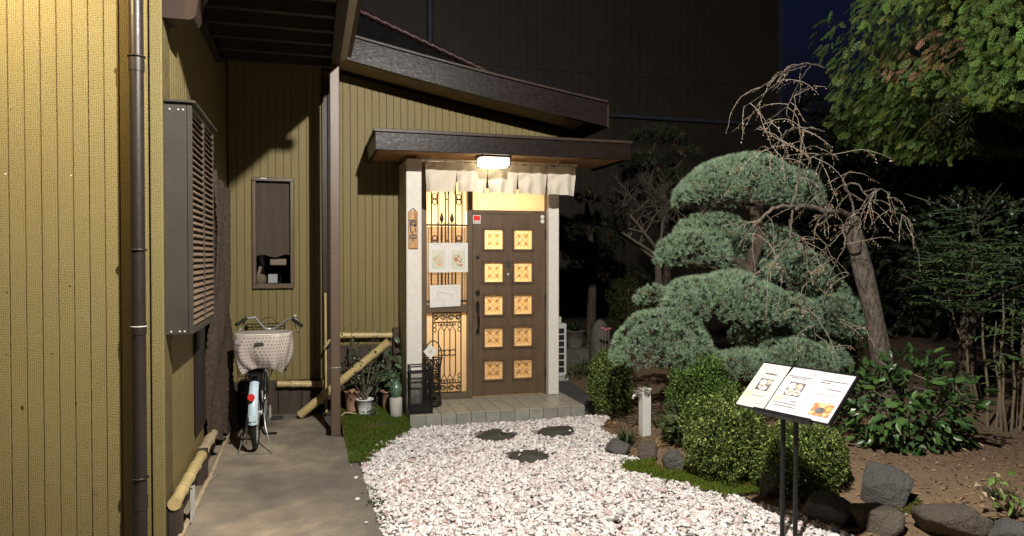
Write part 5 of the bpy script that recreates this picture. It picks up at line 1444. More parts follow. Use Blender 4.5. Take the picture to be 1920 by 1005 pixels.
# ------------------------------------------------------------------ stones
def rock(name, c, rx, ry, rz, mat, label, seed, group=None, sub=4, flat=None, rotz=0, cat='rock', rough=1.0):
    bm = bmesh.new(); bmesh.ops.create_icosphere(bm, subdivisions=sub, radius=1.0)
    r = np.random.RandomState(seed); pl = [(unit(r.normal(0, 1, 3)), r.uniform(.55, .85)) for _ in range(16)]
    dirs = np.array([v.co[:] for v in bm.verts]); b_ = bumpy(dirs, seed, 2.2, .12) + bumpy(dirs, seed + 5, 7, .035 * rough)
    for v, bb_ in zip(bm.verts, b_):
        d = np.array(v.co[:]); k = 1 + bb_
        for n_, h_ in pl:
            t = d @ n_
            if t * k > h_: k = k + (h_ / t - k) * .93
        co = d * k
        if flat is not None and co[2] > flat: co[2] = flat + (co[2] - flat) * .12
        ca, sa = math.cos(rotz), math.sin(rotz)
        x_, y_ = co[0] * rx, co[1] * ry
        v.co = (x_ * ca - y_ * sa, x_ * sa + y_ * ca, co[2] * rz)
    m = MB(); m.bm(bm, True); o = m.build(name, mat); o.location = c
    return tag(o, label, cat, group)
for k, (c, ra, rb) in enumerate(STEPS):
    rock('stepping_stone', (c.x, c.y, -.012), ra * 1.06, rb * 1.08, .040, 'step_stone', ['flat dark stepping stone in the pebbles below the middle of the porch', 'flat dark stepping stone in the pebbles closest to the porch edge', 'flat dark stepping stone furthest out from the porch in the pebbles'][k], 40 + k, 'stepping stones in the pebbles', flat=.55, cat='stepping stone', sub=4)
RK = [  # pixel centre, half width, half height, material, label
    (1163, 842, 30, 17, 'rock', 'low dark stone under the grass tuft at the pebble edge'),
    (1213, 846, 21, 24, 'brown_rock', 'round brownish stone in front of the tap post'),
    (1268, 866, 26, 24, 'rock', 'dark stone between the moss strip and the clipped bush'),
    (1456, 902, 30, 40, 'rock', 'tall grey stone between the two clipped bushes behind the menu stand'),
    (1560, 956, 56, 32, 'rock', 'broad grey stone under the low clipped bush'),
    (1668, 915, 56, 40, 'rock', 'large smooth grey boulder lying on the bare soil'),
    (1664, 976, 56, 27, 'brown_rock', 'flat mossy brown stone in front of the large boulder'),
    (1800, 984, 62, 36, 'brown_rock', 'wide dark brown stone half sunk in the soil'),
    (1905, 1003, 44, 26, 'rock', 'grey stone beside the pale leaved plant'),
    (1108, 655, 22, 10, 'brown_rock', 'low pale stone beside the pale gravel path'),
    (1085, 650, 16, 8, 'brown_rock', 'small pale stone bordering the pale gravel path')]
for k, (cx_, cy_, hw_, hh_, mt, lb) in enumerate(RK):
    c = GS(cx_, cy_ + hh_ * .75); d_ = (c - CAM).dot(CF); rx = hw_ * d_ / FPX * 1.08; rz_ = hh_ * d_ / FPX * 1.15
    rock('rock', (c.x, c.y + rx * .25, c.z + rz_ * .62), rx, rx * .85, rz_, mt, lb, 70 + k, rotz=-.3 + k * .37)

# ------------------------------------------------------------------ moss
def moss_patch(label, inside, x0, x1, y0, y1, dens, base, h=.022, zf=None):
    N = int((x1 - x0) * (y1 - y0) * dens); X = nrs.uniform(x0, x1, N); Y = nrs.uniform(y0, y1, N)
    k = np.array([inside(a, b) for a, b in zip(X, Y)]); X, Y = X[k], Y[k]
    Z = np.array([zf(a, b) for a, b in zip(X, Y)]); n = len(X); P = np.stack([X, Y, Z], 1)
    d = np.stack([nrs.normal(0, .55, n), nrs.normal(0, .55, n), np.ones(n)], 1)
    V, F, m = leaf_soup(P - np.array([0, 0, .004]), d, sphere_dirs(n), nrs.uniform(.6, 1.4, n) * h, .007, .1, .3)
    pn = np.sin(X * 9) * np.cos(Y * 7 + 1) * .5 + nrs.uniform(-.5, .5, n)
    c = vary(base, n, .35, .1); c[pn > .55] = vary((.17, .12, .035), (pn > .55).sum(), .3)
    o = np_mesh('moss', V, F, 'moss_blade', None, np.repeat(c, m, 0), False, 'stuff'); o['label'] = label; o['category'] = 'moss'
def moss_z(x, y): return .012 + .030 * min(1, max(0, (y - 6.0) / .6)) + .010 * math.sin(x * 13) * math.sin(y * 11)
moss_patch('green moss between the brown post and the porch corner', lambda a, b: in_moss(a, b) > -.20 + .1 * math.sin(a * 40) * math.sin(b * 33), .28, .885, 5.55, 7.48, 26000, (.085, .125, .018), zf=moss_z)
g = MB(); g.grid(lambda u, v: (.27 + u * .615, 6.0 + v * 1.48, moss_z(.27 + u * .615, 6.0 + v * 1.48) - .012 - (.07 if (v < .5 and u > .3) else 0)), 16, 30); struct(g.build('moss_soil', 'soil'))
o = MB().bbox(PY(662, 800, 6.62).x, PY(755, 800, 6.62).x, 6.60, 6.68, -.02, .050, .008).build('stone_edging', 'step_stone'); tag(o, 'narrow stone edging strip crossing the moss beside the porch', 'edging')
def in_right(a, b):
    e = edge_x(b); return -.13 + .03 * math.sin(b * 23) < a - e < .22 + .09 * math.sin(b * 6 + 1) and 4.12 < b < 5.02
moss_patch('bright moss strip along the pebble edge in front of the bushes', in_right, 2.2, 3.2, 4.05, 5.1, 46000, (.105, .150, .020), zf=lambda a, b: max(soil_z(a, b), .0) + .012)
ms = GS(1690, 950)
moss_patch('small moss patch between the boulders on the soil', lambda a, b: ((a - ms.x) / .17) ** 2 + ((b - ms.y) / .11) ** 2 < 1 + .4 * math.sin(a * 30), ms.x - .25, ms.x + .25, ms.y - .2, ms.y + .2, 30000, (.085, .115, .022), zf=lambda a, b: soil_z(a, b) + .004)

# ------------------------------------------------------------------ litter on the soil
def litter():
    n = 6500; Y = nrs.uniform(2.4, 7.0, n); X = np.array([edge_x(b) for b in Y]) + .05 + nrs.uniform(0, 1, n) ** 1.2 * 3.4; X[::45] -= nrs.uniform(.1, .7, len(X[::45]))
    P = np.stack([X, Y, np.array([max(soil_z(a, b), .010 if a < edge_x(b) else -1) for a, b in zip(X, Y)]) + .006], 1)
    d = np.stack([nrs.normal(0, 1, n), nrs.normal(0, 1, n), nrs.normal(0, .15, n)], 1); nn = np.stack([nrs.normal(0, .35, n), nrs.normal(0, .35, n), np.ones(n)], 1)
    V, F, m = leaf_soup(P, d, nn, nrs.uniform(.02, .055, n), nrs.uniform(.006, .022, n), .2, .2)
    pal = np.array([[.20, .12, .06], [.30, .20, .11], [.11, .07, .04], [.36, .27, .17]]); c = pal[nrs.randint(0, 4, n)] * nrs.uniform(.7, 1.2, (n, 1))
    o = np_mesh('leaf_litter', V, F, 'litter', None, np.repeat(c, m, 0), False, 'stuff'); o['label'] = 'dry brown leaves and bark scattered on the bare soil'; o['category'] = 'leaf litter'
litter()

# ------------------------------------------------------------------ clipped bushes
def shell(c, r, n, seed, amp=.07, zmin=-.75, inner=.25, freq=3.5):
    d = sphere_dirs(n, zmin); b = 1 + bumpy(d, seed, freq, amp)
    t = 1 - inner * nrs.uniform(0, 1, n) ** 2.2
    return V3(Vector(c))[None] + d * np.array(r)[None] * (b * t)[:, None], unit(d / np.array(r)[None])
def bush(name, label, c, r, n, base, L, W, seed, mat='leaf', group=None, stems=7, tipcol=None, cat='bush', amp=.11):
    root = thing(name, label, cat, (c[0], c[1], c[2] - r[2] * .9), group)
    P, nr = shell(c, r, n, seed, amp); d = nr + nrs.normal(0, .75, (n, 3)) + np.array([[0, 0, .35]]); nn = nr + nrs.normal(0, .5, (n, 3))
    V, F, m = leaf_soup(P, d, nn, nrs.uniform(.7, 1.25, n) * L, nrs.uniform(.7, 1.25, n) * W, .18, .12)
    col = vary(base, n, .35, .12)
    if tipcol is not None:
        k = nrs.uniform(0, 1, n) < .28; col[k] = vary(tipcol, k.sum(), .3, .1)
    np_mesh('foliage', V, F, mat, root, np.repeat(col, m, 0), False, 'stuff')
    s = MB()
    for i in range(stems):
        a = 6.28 * i / stems + .3; q = Vector((c[0] + .12 * r[0] * math.cos(a), c[1] + .12 * r[1] * math.sin(a), c[2] - r[2] * 1.05))
        s.tube([q, q + Vector((.18 * r[0] * math.cos(a), .18 * r[1] * math.sin(a), r[2] * .5)), Vector((c[0] + .62 * r[0] * math.cos(a), c[1] + .62 * r[1] * math.sin(a), c[2] + .3 * r[2]))], [.012, .009, .004], 6)
        s.tube([q + Vector((0, 0, r[2] * .3)), Vector((c[0] + .3 * r[0] * math.cos(a + .6), c[1] + .3 * r[1] * math.sin(a + .6), c[2] + .55 * r[2]))], [.008, .004], 5)
    s.build('stems', 'twig_brown', root)
    # dense twiggy heart so that the far side does not show through
    k = n // 3; P, nr = shell(c, [x * .72 for x in r], k, seed + 1, amp, -.9, .5)
    V, F, m = leaf_soup(P, nr + nrs.normal(0, 1, (k, 3)), nr, L * 1.6, W * 1.6, .1, .1); np_mesh('inner_foliage', V, F, mat, root, np.repeat(vary(base, k, .3), m, 0), False, 'stuff')
    return root
def px_bush(px, py, hw, hh, pyb, dep=.9):
    """centre from the ground contact row pyb under pixel column px"""
    g_ = GS(px, pyb); d = (g_ - CAM).dot(CF); rx = hw * d / FPX; rz_ = hh * d / FPX
    c = D(px, py, d + rx * .55); return (c.x, c.y, c.z), (rx, rx * dep, rz_)
OL, OT = (.070, .105, .020), (.30, .37, .10)
c, r = px_bush(1365, 828, 82, 92, 915); bush('clipped_bush', 'rounded clipped bush with small yellow green leaves beside the moss strip', c, r, 9000, OL, .024, .0125, 3, tipcol=OT)
c, r = px_bush(1500, 862, 92, 72, 935); bush('clipped_bush', 'low spreading clipped bush under the menu board', c, r, 8500, OL, .024, .0125, 4, tipcol=OT)
c, r = px_bush(1352, 745, 62, 62, 850); bush('clipped_bush', 'upright clipped bush with bright green leaves behind the rounded one', (c[0], c[1] + .3, c[2]), (r[0] * 1.08, r[1], r[2] * 1.15), 7000, (.060, .110, .020), .026, .014, 5, tipcol=(.20, .29, .07))
c, r = px_bush(1142, 718, 42, 66, 785); bush('clipped_bush', 'narrow clipped bush by the right end of the porch', c, r, 6500, (.075, .12, .026), .026, .015, 6, tipcol=(.24, .31, .09))
c, r = px_bush(1188, 572, 44, 52, 668); bush('clipped_bush', 'dark olive round clipped bush in the shade behind the pine', c, (r[0] * 1.1, r[1], r[2] * 1.1), 5000, (.050, .055, .010), .03, .014, 8)
c, r = px_bush(1290, 800, 36, 48, 835); bush('low_shrub', 'low loose shrub with broad leaves beside the tap post', c, r, 420, (.070, .095, .035), .10, .035, 9, cat='shrub', amp=.15)

# ------------------------------------------------------------------ grass tufts
def tuft(label, c, n, L, W, col, spread=.8, droop=.55, name='grass_tuft', zup=1.0, r0=.05):
    root = thing(name, label, 'grass', c)
    a = nrs.uniform(0, 6.28, n); P = np.stack([c[0] + r0 * np.cos(a) * nrs.uniform(0, 1, n), c[1] + r0 * np.sin(a) * nrs.uniform(0, 1, n), np.full(n, c[2])], 1)
    d = np.stack([np.cos(a) * spread * nrs.uniform(.3, 1, n), np.sin(a) * spread * nrs.uniform(.3, 1, n), np.full(n, zup)], 1)
    V, F, m = blade_soup(P, d, L * nrs.uniform(.6, 1.15, n), W, droop * nrs.uniform(.6, 1.2, n)); np_mesh('blades', V, F, 'leaf', root, np.repeat(vary(col, n, .3), m, 0), True, 'stuff')
for (px, py, n, L, W, col, lb, zup) in [
        (1176, 835, 80, .30, .012, (.030, .055, .018), 'dark arching grass tuft over the low dark stone', 1.0),
        (1228, 838, 30, .22, .009, (.30, .23, .11), 'dry straw coloured grass tuft beside the round stone', .6),
        (1268, 812, 40, .34, .014, (.085, .13, .05), 'pale striped arching grass tuft behind the tap post', 1.0),
        (1240, 800, 34, .30, .016, (.060, .10, .03), 'mid green strap leaved tuft right behind the tap post', 1.0),
        (1150, 800, 26, .14, .010, (.20, .09, .04), 'small rusty brown tuft at the corner of the pebbles', .5)]:
    g_ = GS(px, py); tuft(lb, (g_.x, g_.y, g_.z - .01), n, L, W, col, zup=zup)
# weeds along the slab edge
for k, (px, py, n) in enumerate(((708, 945, 55), (722, 972, 36), (700, 925, 22))):
    g_ = G(px, py, .0); P_ = (g_.x, g_.y, .0); root = thing('weed', ['largest dark weed clump between the slab edge and the pebbles', 'sparse dark weed clump beside the largest one at the slab edge', 'smallest dark weed at the slab edge, on the porch side of the others'][k], 'weed', P_, 'weeds along the slab edge')
    a = nrs.uniform(0, 6.28, n); P = np.stack([P_[0] + .05 * nrs.normal(0, 1, n) * .6, P_[1] + .07 * nrs.normal(0, 1, n), np.full(n, .012)], 1)
    d = np.stack([np.cos(a), np.sin(a), nrs.uniform(.3, 1, n)], 1); V, F, m = leaf_soup(P, d, np.tile([0, 0, 1.0], (n, 1)), .025, .012); np_mesh('weed_leaves', V, F, 'leaf', root, np.repeat(vary((.03, .055, .02), n), m, 0), False, 'stuff')

# ------------------------------------------------------------------ cloud pruned pine
def needles(P, nr, k, L, W, base, spread=.85, brown=.02):
    n = len(P); Pk = np.repeat(P, k, 0); ax = unit(nr + np.array([[0, 0, .45]]) + nrs.normal(0, .28, (n, 3)))
    d = unit(np.repeat(ax, k, 0) + nrs.normal(0, spread * .55, (n * k, 3)))
    s = unit(np.cross(d, nrs.normal(0, 1, (n * k, 3)))); Ln = nrs.uniform(.7, 1.2, (n * k, 1)) * L
    V = np.stack([Pk - s * W * .5, Pk + s * W * .5, Pk + d * Ln], 1).reshape(-1, 3)
    F = np.arange(n * k * 3).reshape(-1, 3)
    c = vary(base, n, .34, .10); br = nrs.uniform(0, 1, n) < brown; c[br] = vary((.24, .14, .07), br.sum()); c = np.repeat(np.repeat(c, k, 0), 3, 0)
    return V, F, c
def pine_crown(root, pads, dens, k, L, W, base, brown=.012):
    Vs, Fs, Cs, off = [], [], [], 0
    for i, (c, r) in enumerate(pads):
        rs = np.random.RandomState(300 + i)
        area = r[0] * r[1] * 3.6; n = max(60, int(area * dens)); d = sphere_dirs(n, -.16)
        nl = 46; cd_ = sphere_dirs(nl, -.1); cos = (d[:, None] * cd_[None]).sum(2).max(1)      # rounded twig heads over the dome
        b = .955 + bumpy(d, 100 + i, 2.4, .045) + .075 * np.clip((cos - .90) / .10, 0, 1) ** .6
        P = V3(Vector(c))[None] + d * np.array(r)[None] * b[:, None]
        rim = np.abs(d[:, 2]) < .16; P[rim, 2] += nrs.normal(0, .018, rim.sum())
        nr = unit(d / np.array(r)[None])
        V, F, C_ = needles(P, nr, k, L, W, base, brown=brown); Vs.append(V); Fs.append(F + off); Cs.append(C_); off += len(V)
        n2 = n // 4; d = sphere_dirs(n2, .0); P = V3(Vector(c))[None] + d * np.array(r)[None] * .78; V, F, C_ = needles(P, d, k, L * 1.1, W * 2.2, base, brown=.1); Vs.append(V); Fs.append(F + off); Cs.append(C_); off += len(V)
    np_mesh('crown', np.concatenate(Vs), np.concatenate(Fs), 'needle', root, np.concatenate(Cs), False, 'stuff')
PADS = [(1385, 338, 116, 54, 6.9), (1480, 352, 58, 46, 7.15), (1300, 462, 64, 42, 6.75), (1335, 424, 62, 30, 7.0), (1428, 450, 66, 36, 7.3), (1226, 552, 30, 20, 6.8), (1362, 550, 110, 50, 6.45),
        (1468, 580, 62, 40, 6.5), (1500, 500, 54, 38, 6.9), (1562, 590, 60, 46, 6.8), (1240, 630, 88, 58, 6.3), (1298, 662, 46, 26, 6.15), (1400, 678, 72, 28, 6.2), (1490, 664, 72, 34, 6.2), (1552, 668, 38, 30, 6.4), (1440, 615, 64, 32, 6.9), (1398, 500, 54, 24, 7.2), (1540, 540, 46, 30, 7.2)]
pads = []
for (px, py, hw, hh, d_) in PADS:
    c = D(px, py + hh * .62, d_); pads.append(((c.x, c.y, c.z), (hw * 1.06 * d_ / FPX, hw * d_ / FPX * .92, hh * 1.38 * d_ / FPX)))
pb = GS(1432, 745); pb = D(1430, 700, 6.9); pb.z = soil_z(pb.x, pb.y)
pine = thing('pine_tree', 'cloud pruned blue green pine with layered needle pads', 'tree', pb)
m = MB()
tp = [pb + Vector((0, 0, -.05)), D(1425, 680, 6.9), D(1440, 620, 6.95), D(1415, 560, 6.9), D(1405, 500, 6.95), D(1425, 440, 7.0), D(1410, 380, 6.95), D(1400, 345, 6.9)]
m.tube(tp, [.12, .10, .09, .08, .07, .06, .045, .03], 10)
for (c, r), (px, py, hw, hh, d_) in zip(pads, PADS):
    t0 = min(tp[1:-1], key=lambda q: abs(q.z - (c[2] - .15)) + .2 * (q - Vector(c)).length); e = Vector(c) - Vector((0, 0, r[2] * .12))
    mid = t0.lerp(e, .5) + Vector((0, 0, -.05)); m.tube([t0, mid, e], [.035, .026, .014], 7)
    for q in range(7):
        a = 6.28 * q / 7; m.tube([e.lerp(t0, .12), e + Vector((.62 * r[0] * math.cos(a), .62 * r[1] * math.sin(a), .02))], [.012, .005], 5)
m.build('trunk', 'bark_pine', pine)
pine_crown(pine, pads, 2100, 14, .042, .0042, (.250, .345, .225))

def small_pine(label, pads_px, trunk_px, d_, base, dens=260):
    pp = [((D(a, b, d_).x, D(a, b, d_).y, D(a, b, d_).z), (w * d_ / FPX, w * d_ / FPX * .8, h_ * d_ / FPX)) for a, b, w, h_ in pads_px]
    tr = [D(a, b, d_) for a, b in trunk_px]; root = thing('garden_pine', label, 'tree', (tr[0].x, tr[0].y, -.03))
    tr = [Vector((tr[0].x, tr[0].y, -.05))] + tr
    m = MB(); m.tube(tr, list(np.linspace(.10, .04, len(tr))), 8)
    for c, r in pp:
        t0 = min(tr, key=lambda q: (q - Vector(c)).length); m.tube([t0, t0.lerp(Vector(c), .5) - Vector((0, 0, .06)), Vector(c)], [.03, .025, .015], 6)
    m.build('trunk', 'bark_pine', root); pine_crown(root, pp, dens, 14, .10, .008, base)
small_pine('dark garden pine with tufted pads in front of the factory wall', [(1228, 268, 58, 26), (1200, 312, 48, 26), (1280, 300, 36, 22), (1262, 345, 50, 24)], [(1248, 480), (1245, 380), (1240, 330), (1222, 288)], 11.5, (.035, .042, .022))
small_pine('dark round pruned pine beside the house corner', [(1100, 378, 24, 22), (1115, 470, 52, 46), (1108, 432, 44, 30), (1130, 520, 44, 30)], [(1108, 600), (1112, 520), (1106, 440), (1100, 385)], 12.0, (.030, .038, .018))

# ------------------------------------------------------------------ weeping plum
BUDP, BUDC = [], []
def droop_twig(m, p, d, L, r, buds=True, seg=9):
    path = [p.copy()]; d = d.normalized(); st = L / seg
    for i in range(seg):
        d = (d + Vector((rnd.gauss(0, .16), rnd.gauss(0, .16), -.13 + rnd.gauss(0, .12)))).normalized(); p = p + d * st; path.append(p.copy())
        if buds and i > 0:
            for _ in range(2):
                if rnd.random() < .5: BUDP.append(p + Vector((rnd.gauss(0, .006), rnd.gauss(0, .006), rnd.uniform(-.03, .01))))
    m.tube(path, list(np.linspace(r, r * .4, len(path))), 5, caps=False); return path
plum_b = GS(1672, 715); plum_b = D(1668, 690, 6.35); plum_b.z = soil_z(plum_b.x, plum_b.y)
plum = thing('plum_tree', 'bare weeping plum tree with a leaning trunk and budding drooping twigs', 'tree', plum_b)
m = MB()
trk = [plum_b + Vector((.04, 0, -.06)), D(1652, 662, 6.35), D(1640, 600, 6.32), D(1630, 555, 6.3), D(1618, 505, 6.28), D(1606, 460, 6.25), D(1600, 425, 6.22), D(1602, 405, 6.2)]
m.tube(trk, [.105, .092, .080, .082, .086, .080, .066, .040], 12)
m.tube([D(1604, 470, 6.2), D(1600, 445, 6.15), D(1603, 430, 6.12)], [.05, .06, .02], 10)
m.build('trunk', 'bark_plum', plum)
m = MB()
LIMBS = [
    ([(1601, 412, 6.2), (1582, 398, 6.1), (1555, 396, 6.0), (1530, 390, 5.95), (1505, 386, 5.9), (1490, 392, 5.9)], .034, .020),
    ([(1492, 388, 5.9), (1462, 388, 5.8), (1440, 398, 5.75), (1420, 418, 5.7), (1400, 438, 5.65), (1385, 462, 5.6)], .022, .009),
    ([(1482, 390, 5.9), (1494, 355, 5.95), (1500, 310, 6.0), (1504, 270, 6.0), (1505, 244, 6.0)], .013, .011),
    ([(1505, 246, 6.0), (1490, 240, 5.95), (1470, 252, 5.9), (1455, 270, 5.85), (1438, 282, 5.8)], .011, .004),
    ([(1505, 244, 6.0), (1522, 240, 6.0), (1545, 248, 6.0)], .011, .005),
    ([(1505, 300, 6.0), (1520, 295, 5.9), (1545, 288, 5.85), (1565, 292, 5.8), (1572, 300, 5.8)], .007, .004),
    ([(1558, 395, 6.0), (1548, 380, 5.95), (1535, 345, 5.9), (1540, 310, 5.9), (1541, 295, 5.9)], .009, .004),
    ([(1600, 408, 6.2), (1595, 372, 6.15), (1582, 350, 6.1), (1585, 330, 6.1), (1597, 320, 6.1)], .014, .006),
    ([(1583, 352, 6.1), (1600, 342, 6.0), (1620, 360, 5.95), (1633, 378, 5.9), (1636, 400, 5.9)], .011, .006),
    ([(1618, 360, 5.95), (1645, 354, 5.9), (1665, 362, 5.9), (1676, 390, 5.9), (1686, 420, 5.9), (1697, 450, 5.9)], .007, .003),
    ([(1630, 376, 5.9), (1650, 375, 5.85), (1668, 385, 5.85), (1678, 396, 5.85), (1692, 402, 5.85)], .007, .003),
    ([(1600, 420, 6.15), (1580, 425, 6.05), (1585, 445, 6.0), (1583, 462, 6.0), (1578, 468, 6.0)], .014, .006),
    ([(1548, 400, 5.95), (1535, 412, 5.85), (1528, 435, 5.8), (1545, 455, 5.8), (1560, 480, 5.8), (1580, 500, 5.75), (1592, 515, 5.75)], .009, .004),
    ([(1485, 392, 5.9), (1484, 420, 5.85), (1482, 445, 5.8), (1470, 460, 5.75), (1462, 480, 5.7), (1460, 510, 5.65)], .012, .004),
    ([(1482, 445, 5.8), (1498, 442, 5.75), (1510, 460, 5.7), (1514, 490, 5.7), (1512, 530, 5.65), (1510, 570, 5.65)], .008, .003),
    ([(1510, 570, 5.65), (1518, 580, 5.6), (1540, 575, 5.6), (1565, 590, 5.6), (1578, 605, 5.6)], .005, .002),
    ([(1518, 580, 5.6), (1526, 600, 5.6), (1530, 645, 5.6)], .005, .002),
    ([(1545, 125, 6.3), (1512, 120, 6.2), (1480, 128, 6.1), (1450, 148, 6.0), (1420, 168, 5.95), (1388, 182, 5.9)], .011, .003),
    ([(1512, 122, 6.2), (1478, 135, 6.1), (1440, 170, 6.0), (1412, 190, 5.95), (1392, 200, 5.9)], .007, .003),
    ([(1520, 122, 6.2), (1500, 150, 6.1), (1475, 200, 6.0), (1440, 225, 5.95), (1415, 245, 5.9)], .006, .002),
    ([(1490, 240, 5.95), (1475, 215, 5.9), (1480, 190, 5.95), (1500, 170, 6.0), (1520, 160, 6.1)], .006, .003),
]
twigs = MB()
for pts, r0, r1 in LIMBS:
    pl = [D(*p) for p in pts]; sm = []
    for i in range(len(pl) - 1):                      # catmull-rom smoothing
        a, b, c, d = pl[max(0, i - 1)], pl[i], pl[i + 1], pl[min(len(pl) - 1, i + 2)]
        for t in (0, .25, .5, .75): sm.append(.5 * ((2 * b) + (c - a) * t + (2 * a - 5 * b + 4 * c - d) * t * t + (3 * b - a - 3 * c + d) * t ** 3))
    sm.append(pl[-1])
    sm = [q + Vector((rnd.gauss(0, .004), rnd.gauss(0, .006), rnd.gauss(0, .004))) for q in sm]
    m.tube(sm, [.82 * q for q in np.linspace(r0, r1, len(sm))], 7)
    n = 2 + len(sm) // 5
    for k in range(n):
        q = sm[rnd.randint(len(sm) // 5, len(sm) - 1)]; a = rnd.uniform(0, 6.28)
        pth = droop_twig(twigs, q, Vector((math.cos(a), math.sin(a) * .8, rnd.uniform(-.9, .45))), rnd.uniform(.18, .60), .0032)
        if rnd.random() < .35: droop_twig(twigs, pth[4], Vector((math.cos(a + 1), math.sin(a + 1), .2)), rnd.uniform(.10, .26), .0025)
m.build('limbs', 'bark_plum', plum, kind='stuff'); twigs.build('twigs', 'twig_brown', plum, kind='stuff')
oc = np.array([[1, 0, 0], [-1, 0, 0], [0, 1, 0], [0, -1, 0], [0, 0, 1.2], [0, 0, -1.2]]); of = np.array([[0, 2, 4], [2, 1, 4], [1, 3, 4], [3, 0, 4], [2, 0, 5], [1, 2, 5], [3, 1, 5], [0, 3, 5]])
BP = np.array([b[:] for b in BUDP]); nb = len(BP); V = (BP[:, None] + oc[None] * nrs.uniform(.0035, .0075, (nb, 1, 1))).reshape(-1, 3)
pal = np.array([[.42, .26, .15], [.52, .36, .27], [.34, .23, .11], [.72, .58, .54]]); C_ = np.repeat(pal[nrs.choice(4, nb, p=[.35, .3, .25, .1])], 6, 0)
np_mesh('buds', V, (np.arange(nb)[:, None, None] * 6 + of[None]).reshape(-1, 3), 'leaf', plum, C_, True, 'stuff')

# bare twiggy tree in the shade
bt = D(1238, 640, 9.3); bt.z = -.03
bare = thing('bare_tree', 'small leafless twiggy tree standing in the shade behind the pine', 'tree', bt)
m = MB(); tw_ = MB()
def grow(p, d, L, r, lv):
    path = [p.copy()]
    for i in range(4):
        d = (d + Vector((rnd.gauss(0, .22), rnd.gauss(0, .22), rnd.gauss(.03, .12)))).normalized(); p = p + d * L / 4; path.append(p.copy())
    (m if r > .012 else tw_).tube(path, list(np.linspace(r, r * .6, 5)), 6 if r > .012 else 4, caps=False)
    if lv == 0: return
    for k in range(3 if lv > 1 else 4):
        a = rnd.uniform(0, 6.28); nd = (d * .6 + Vector((math.cos(a), math.sin(a) * .7, rnd.uniform(-.15, .55)))).normalized(); grow(path[rnd.choice((2, 3, 4, 4))], nd, L * rnd.uniform(.55, .8), r * .55, lv - 1)
t1 = D(1233, 470, 9.3)
m.tube([bt + Vector((0, 0, -.04)), D(1236, 560, 9.3), t1], [.07, .055, .045], 8)
for a, z in ((2.9, .5), (2.4, .9), (1.2, 1.3), (.3, .7), (3.6, .15)): grow(t1 + Vector((0, 0, rnd.uniform(-.15, .05))), Vector((math.cos(a) * .8, -math.sin(a) * .3, z)), .62, .026, 4)
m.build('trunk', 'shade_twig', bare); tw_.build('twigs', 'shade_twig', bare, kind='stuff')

# ------------------------------------------------------------------ cypress with fan sprays
tb = GS(2010, 740)
cyp = thing('cypress_tree', 'tall bushy green cypress overhanging the garden with a brown dead patch', 'tree', tb)
ct = Vector((D(2020, 100, 7.0).x, D(2020, 100, 7.0).y, 0))
m = MB(); m.tube([tb + Vector((0, 0, -.05)), tb.lerp(Vector((ct.x, ct.y, 1.6)), .5) + Vector((0, 0, .1)), Vector((ct.x + .1, ct.y + .2, 2.6)), Vector((ct.x, ct.y, 5.0)), Vector((ct.x, ct.y, 6.6))], [.11, .095, .09, .06, .02], 10)
for k in range(34):
    a = rnd.uniform(0, 6.28); z = rnd.uniform(3.5, 5.5); q = Vector((ct.x + .05 * math.cos(a), ct.y + .05 * math.sin(a), z)); L_ = rnd.uniform(.7, 1.2)
    m.tube([q, q + Vector((math.cos(a) * L_ * .5, math.sin(a) * L_ * .5, .1)), q + Vector((math.cos(a) * L_, math.sin(a) * L_, -.05))], [.024, .015, .006], 5)
m.build('trunk', 'bark_tree', cyp)
def spray_template():
    el = []
    for i in range(4):
        t = .08 + .92 * i / 3; el.append((t * .80, 0, 0.0, .30, .10))
        for sgn in (-1, 1):
            L = .46 * (1 - .62 * t) + .05
            for q in (0.25, .75): el.append((t * .74 + q * L * .75, sgn * q * L * .50, sgn * .55, .28 * (1.1 - .4 * q), .10))
    return el
SP = spray_template()
def sprays(P, d, n, S, base, dead=None):
    d, s, n = frames(d, n); k = len(P); Vs = []
    for (u, v, a, L, W) in SP:
        ca, sa = math.cos(a), math.sin(a); ax = d * ca + s * sa; px_ = s * ca - d * sa; c = P + (d * u + s * v) * S[:, None] - n * (S * (.30 * u * u + .35 * abs(v)))[:, None]
        w = (S * W)[:, None]; l = (S * L)[:, None]; Vs.append(np.stack([c, c + ax * l * .5 + px_ * w * .5 - n * w * .1, c + ax * l - n * l * .25, c + ax * l * .5 - px_ * w * .5 - n * w * .1], 1))
    V = np.stack(Vs, 1).reshape(-1, 3); F = np.arange(k * len(SP) * 4).reshape(-1, 4)
    C_ = vary(base, k, .55, .15)
    y_ = nrs.uniform(0, 1, k) < .09; C_[y_] = vary((.20, .22, .05), y_.sum())
    if dead is not None: C_[dead] = vary((.32, .19, .105), dead.sum(), .45)
    return V, F, np.repeat(C_, len(SP) * 4, 0)
n = 23000
a = nrs.uniform(0, 6.28, n); zz = 2.98 + nrs.uniform(0, 1, n) ** 1.8 * 3.4; h_ = (zz - 2.98) / 3.6
rr = 2.15 * np.sqrt(np.clip(1.02 - h_, 0, 1)) * (1 - .32 * np.exp(-(h_ / .05) ** 2))
dirs = np.stack([np.cos(a), np.sin(a), h_ * 2], 1); bmp = 1 + bumpy(dirs, 55, 4.2, .13) ; rr = rr * bmp * (1 - .30 * nrs.uniform(0, 1, n) ** 1.6)
low = .10 * np.sin(a * 5) + .16 * np.sin(a * 2 + 1.0)
P = np.stack([ct.x + rr * np.cos(a), ct.y + rr * np.sin(a), zz + low], 1)
out = np.stack([np.cos(a), np.sin(a), np.zeros(n)], 1)
d = out * .75 + np.array([[0, 0, -.55]]) + nrs.normal(0, .32, (n, 3)); nn = out * .6 + np.array([[0, 0, .8]]) + nrs.normal(0, .45, (n, 3))
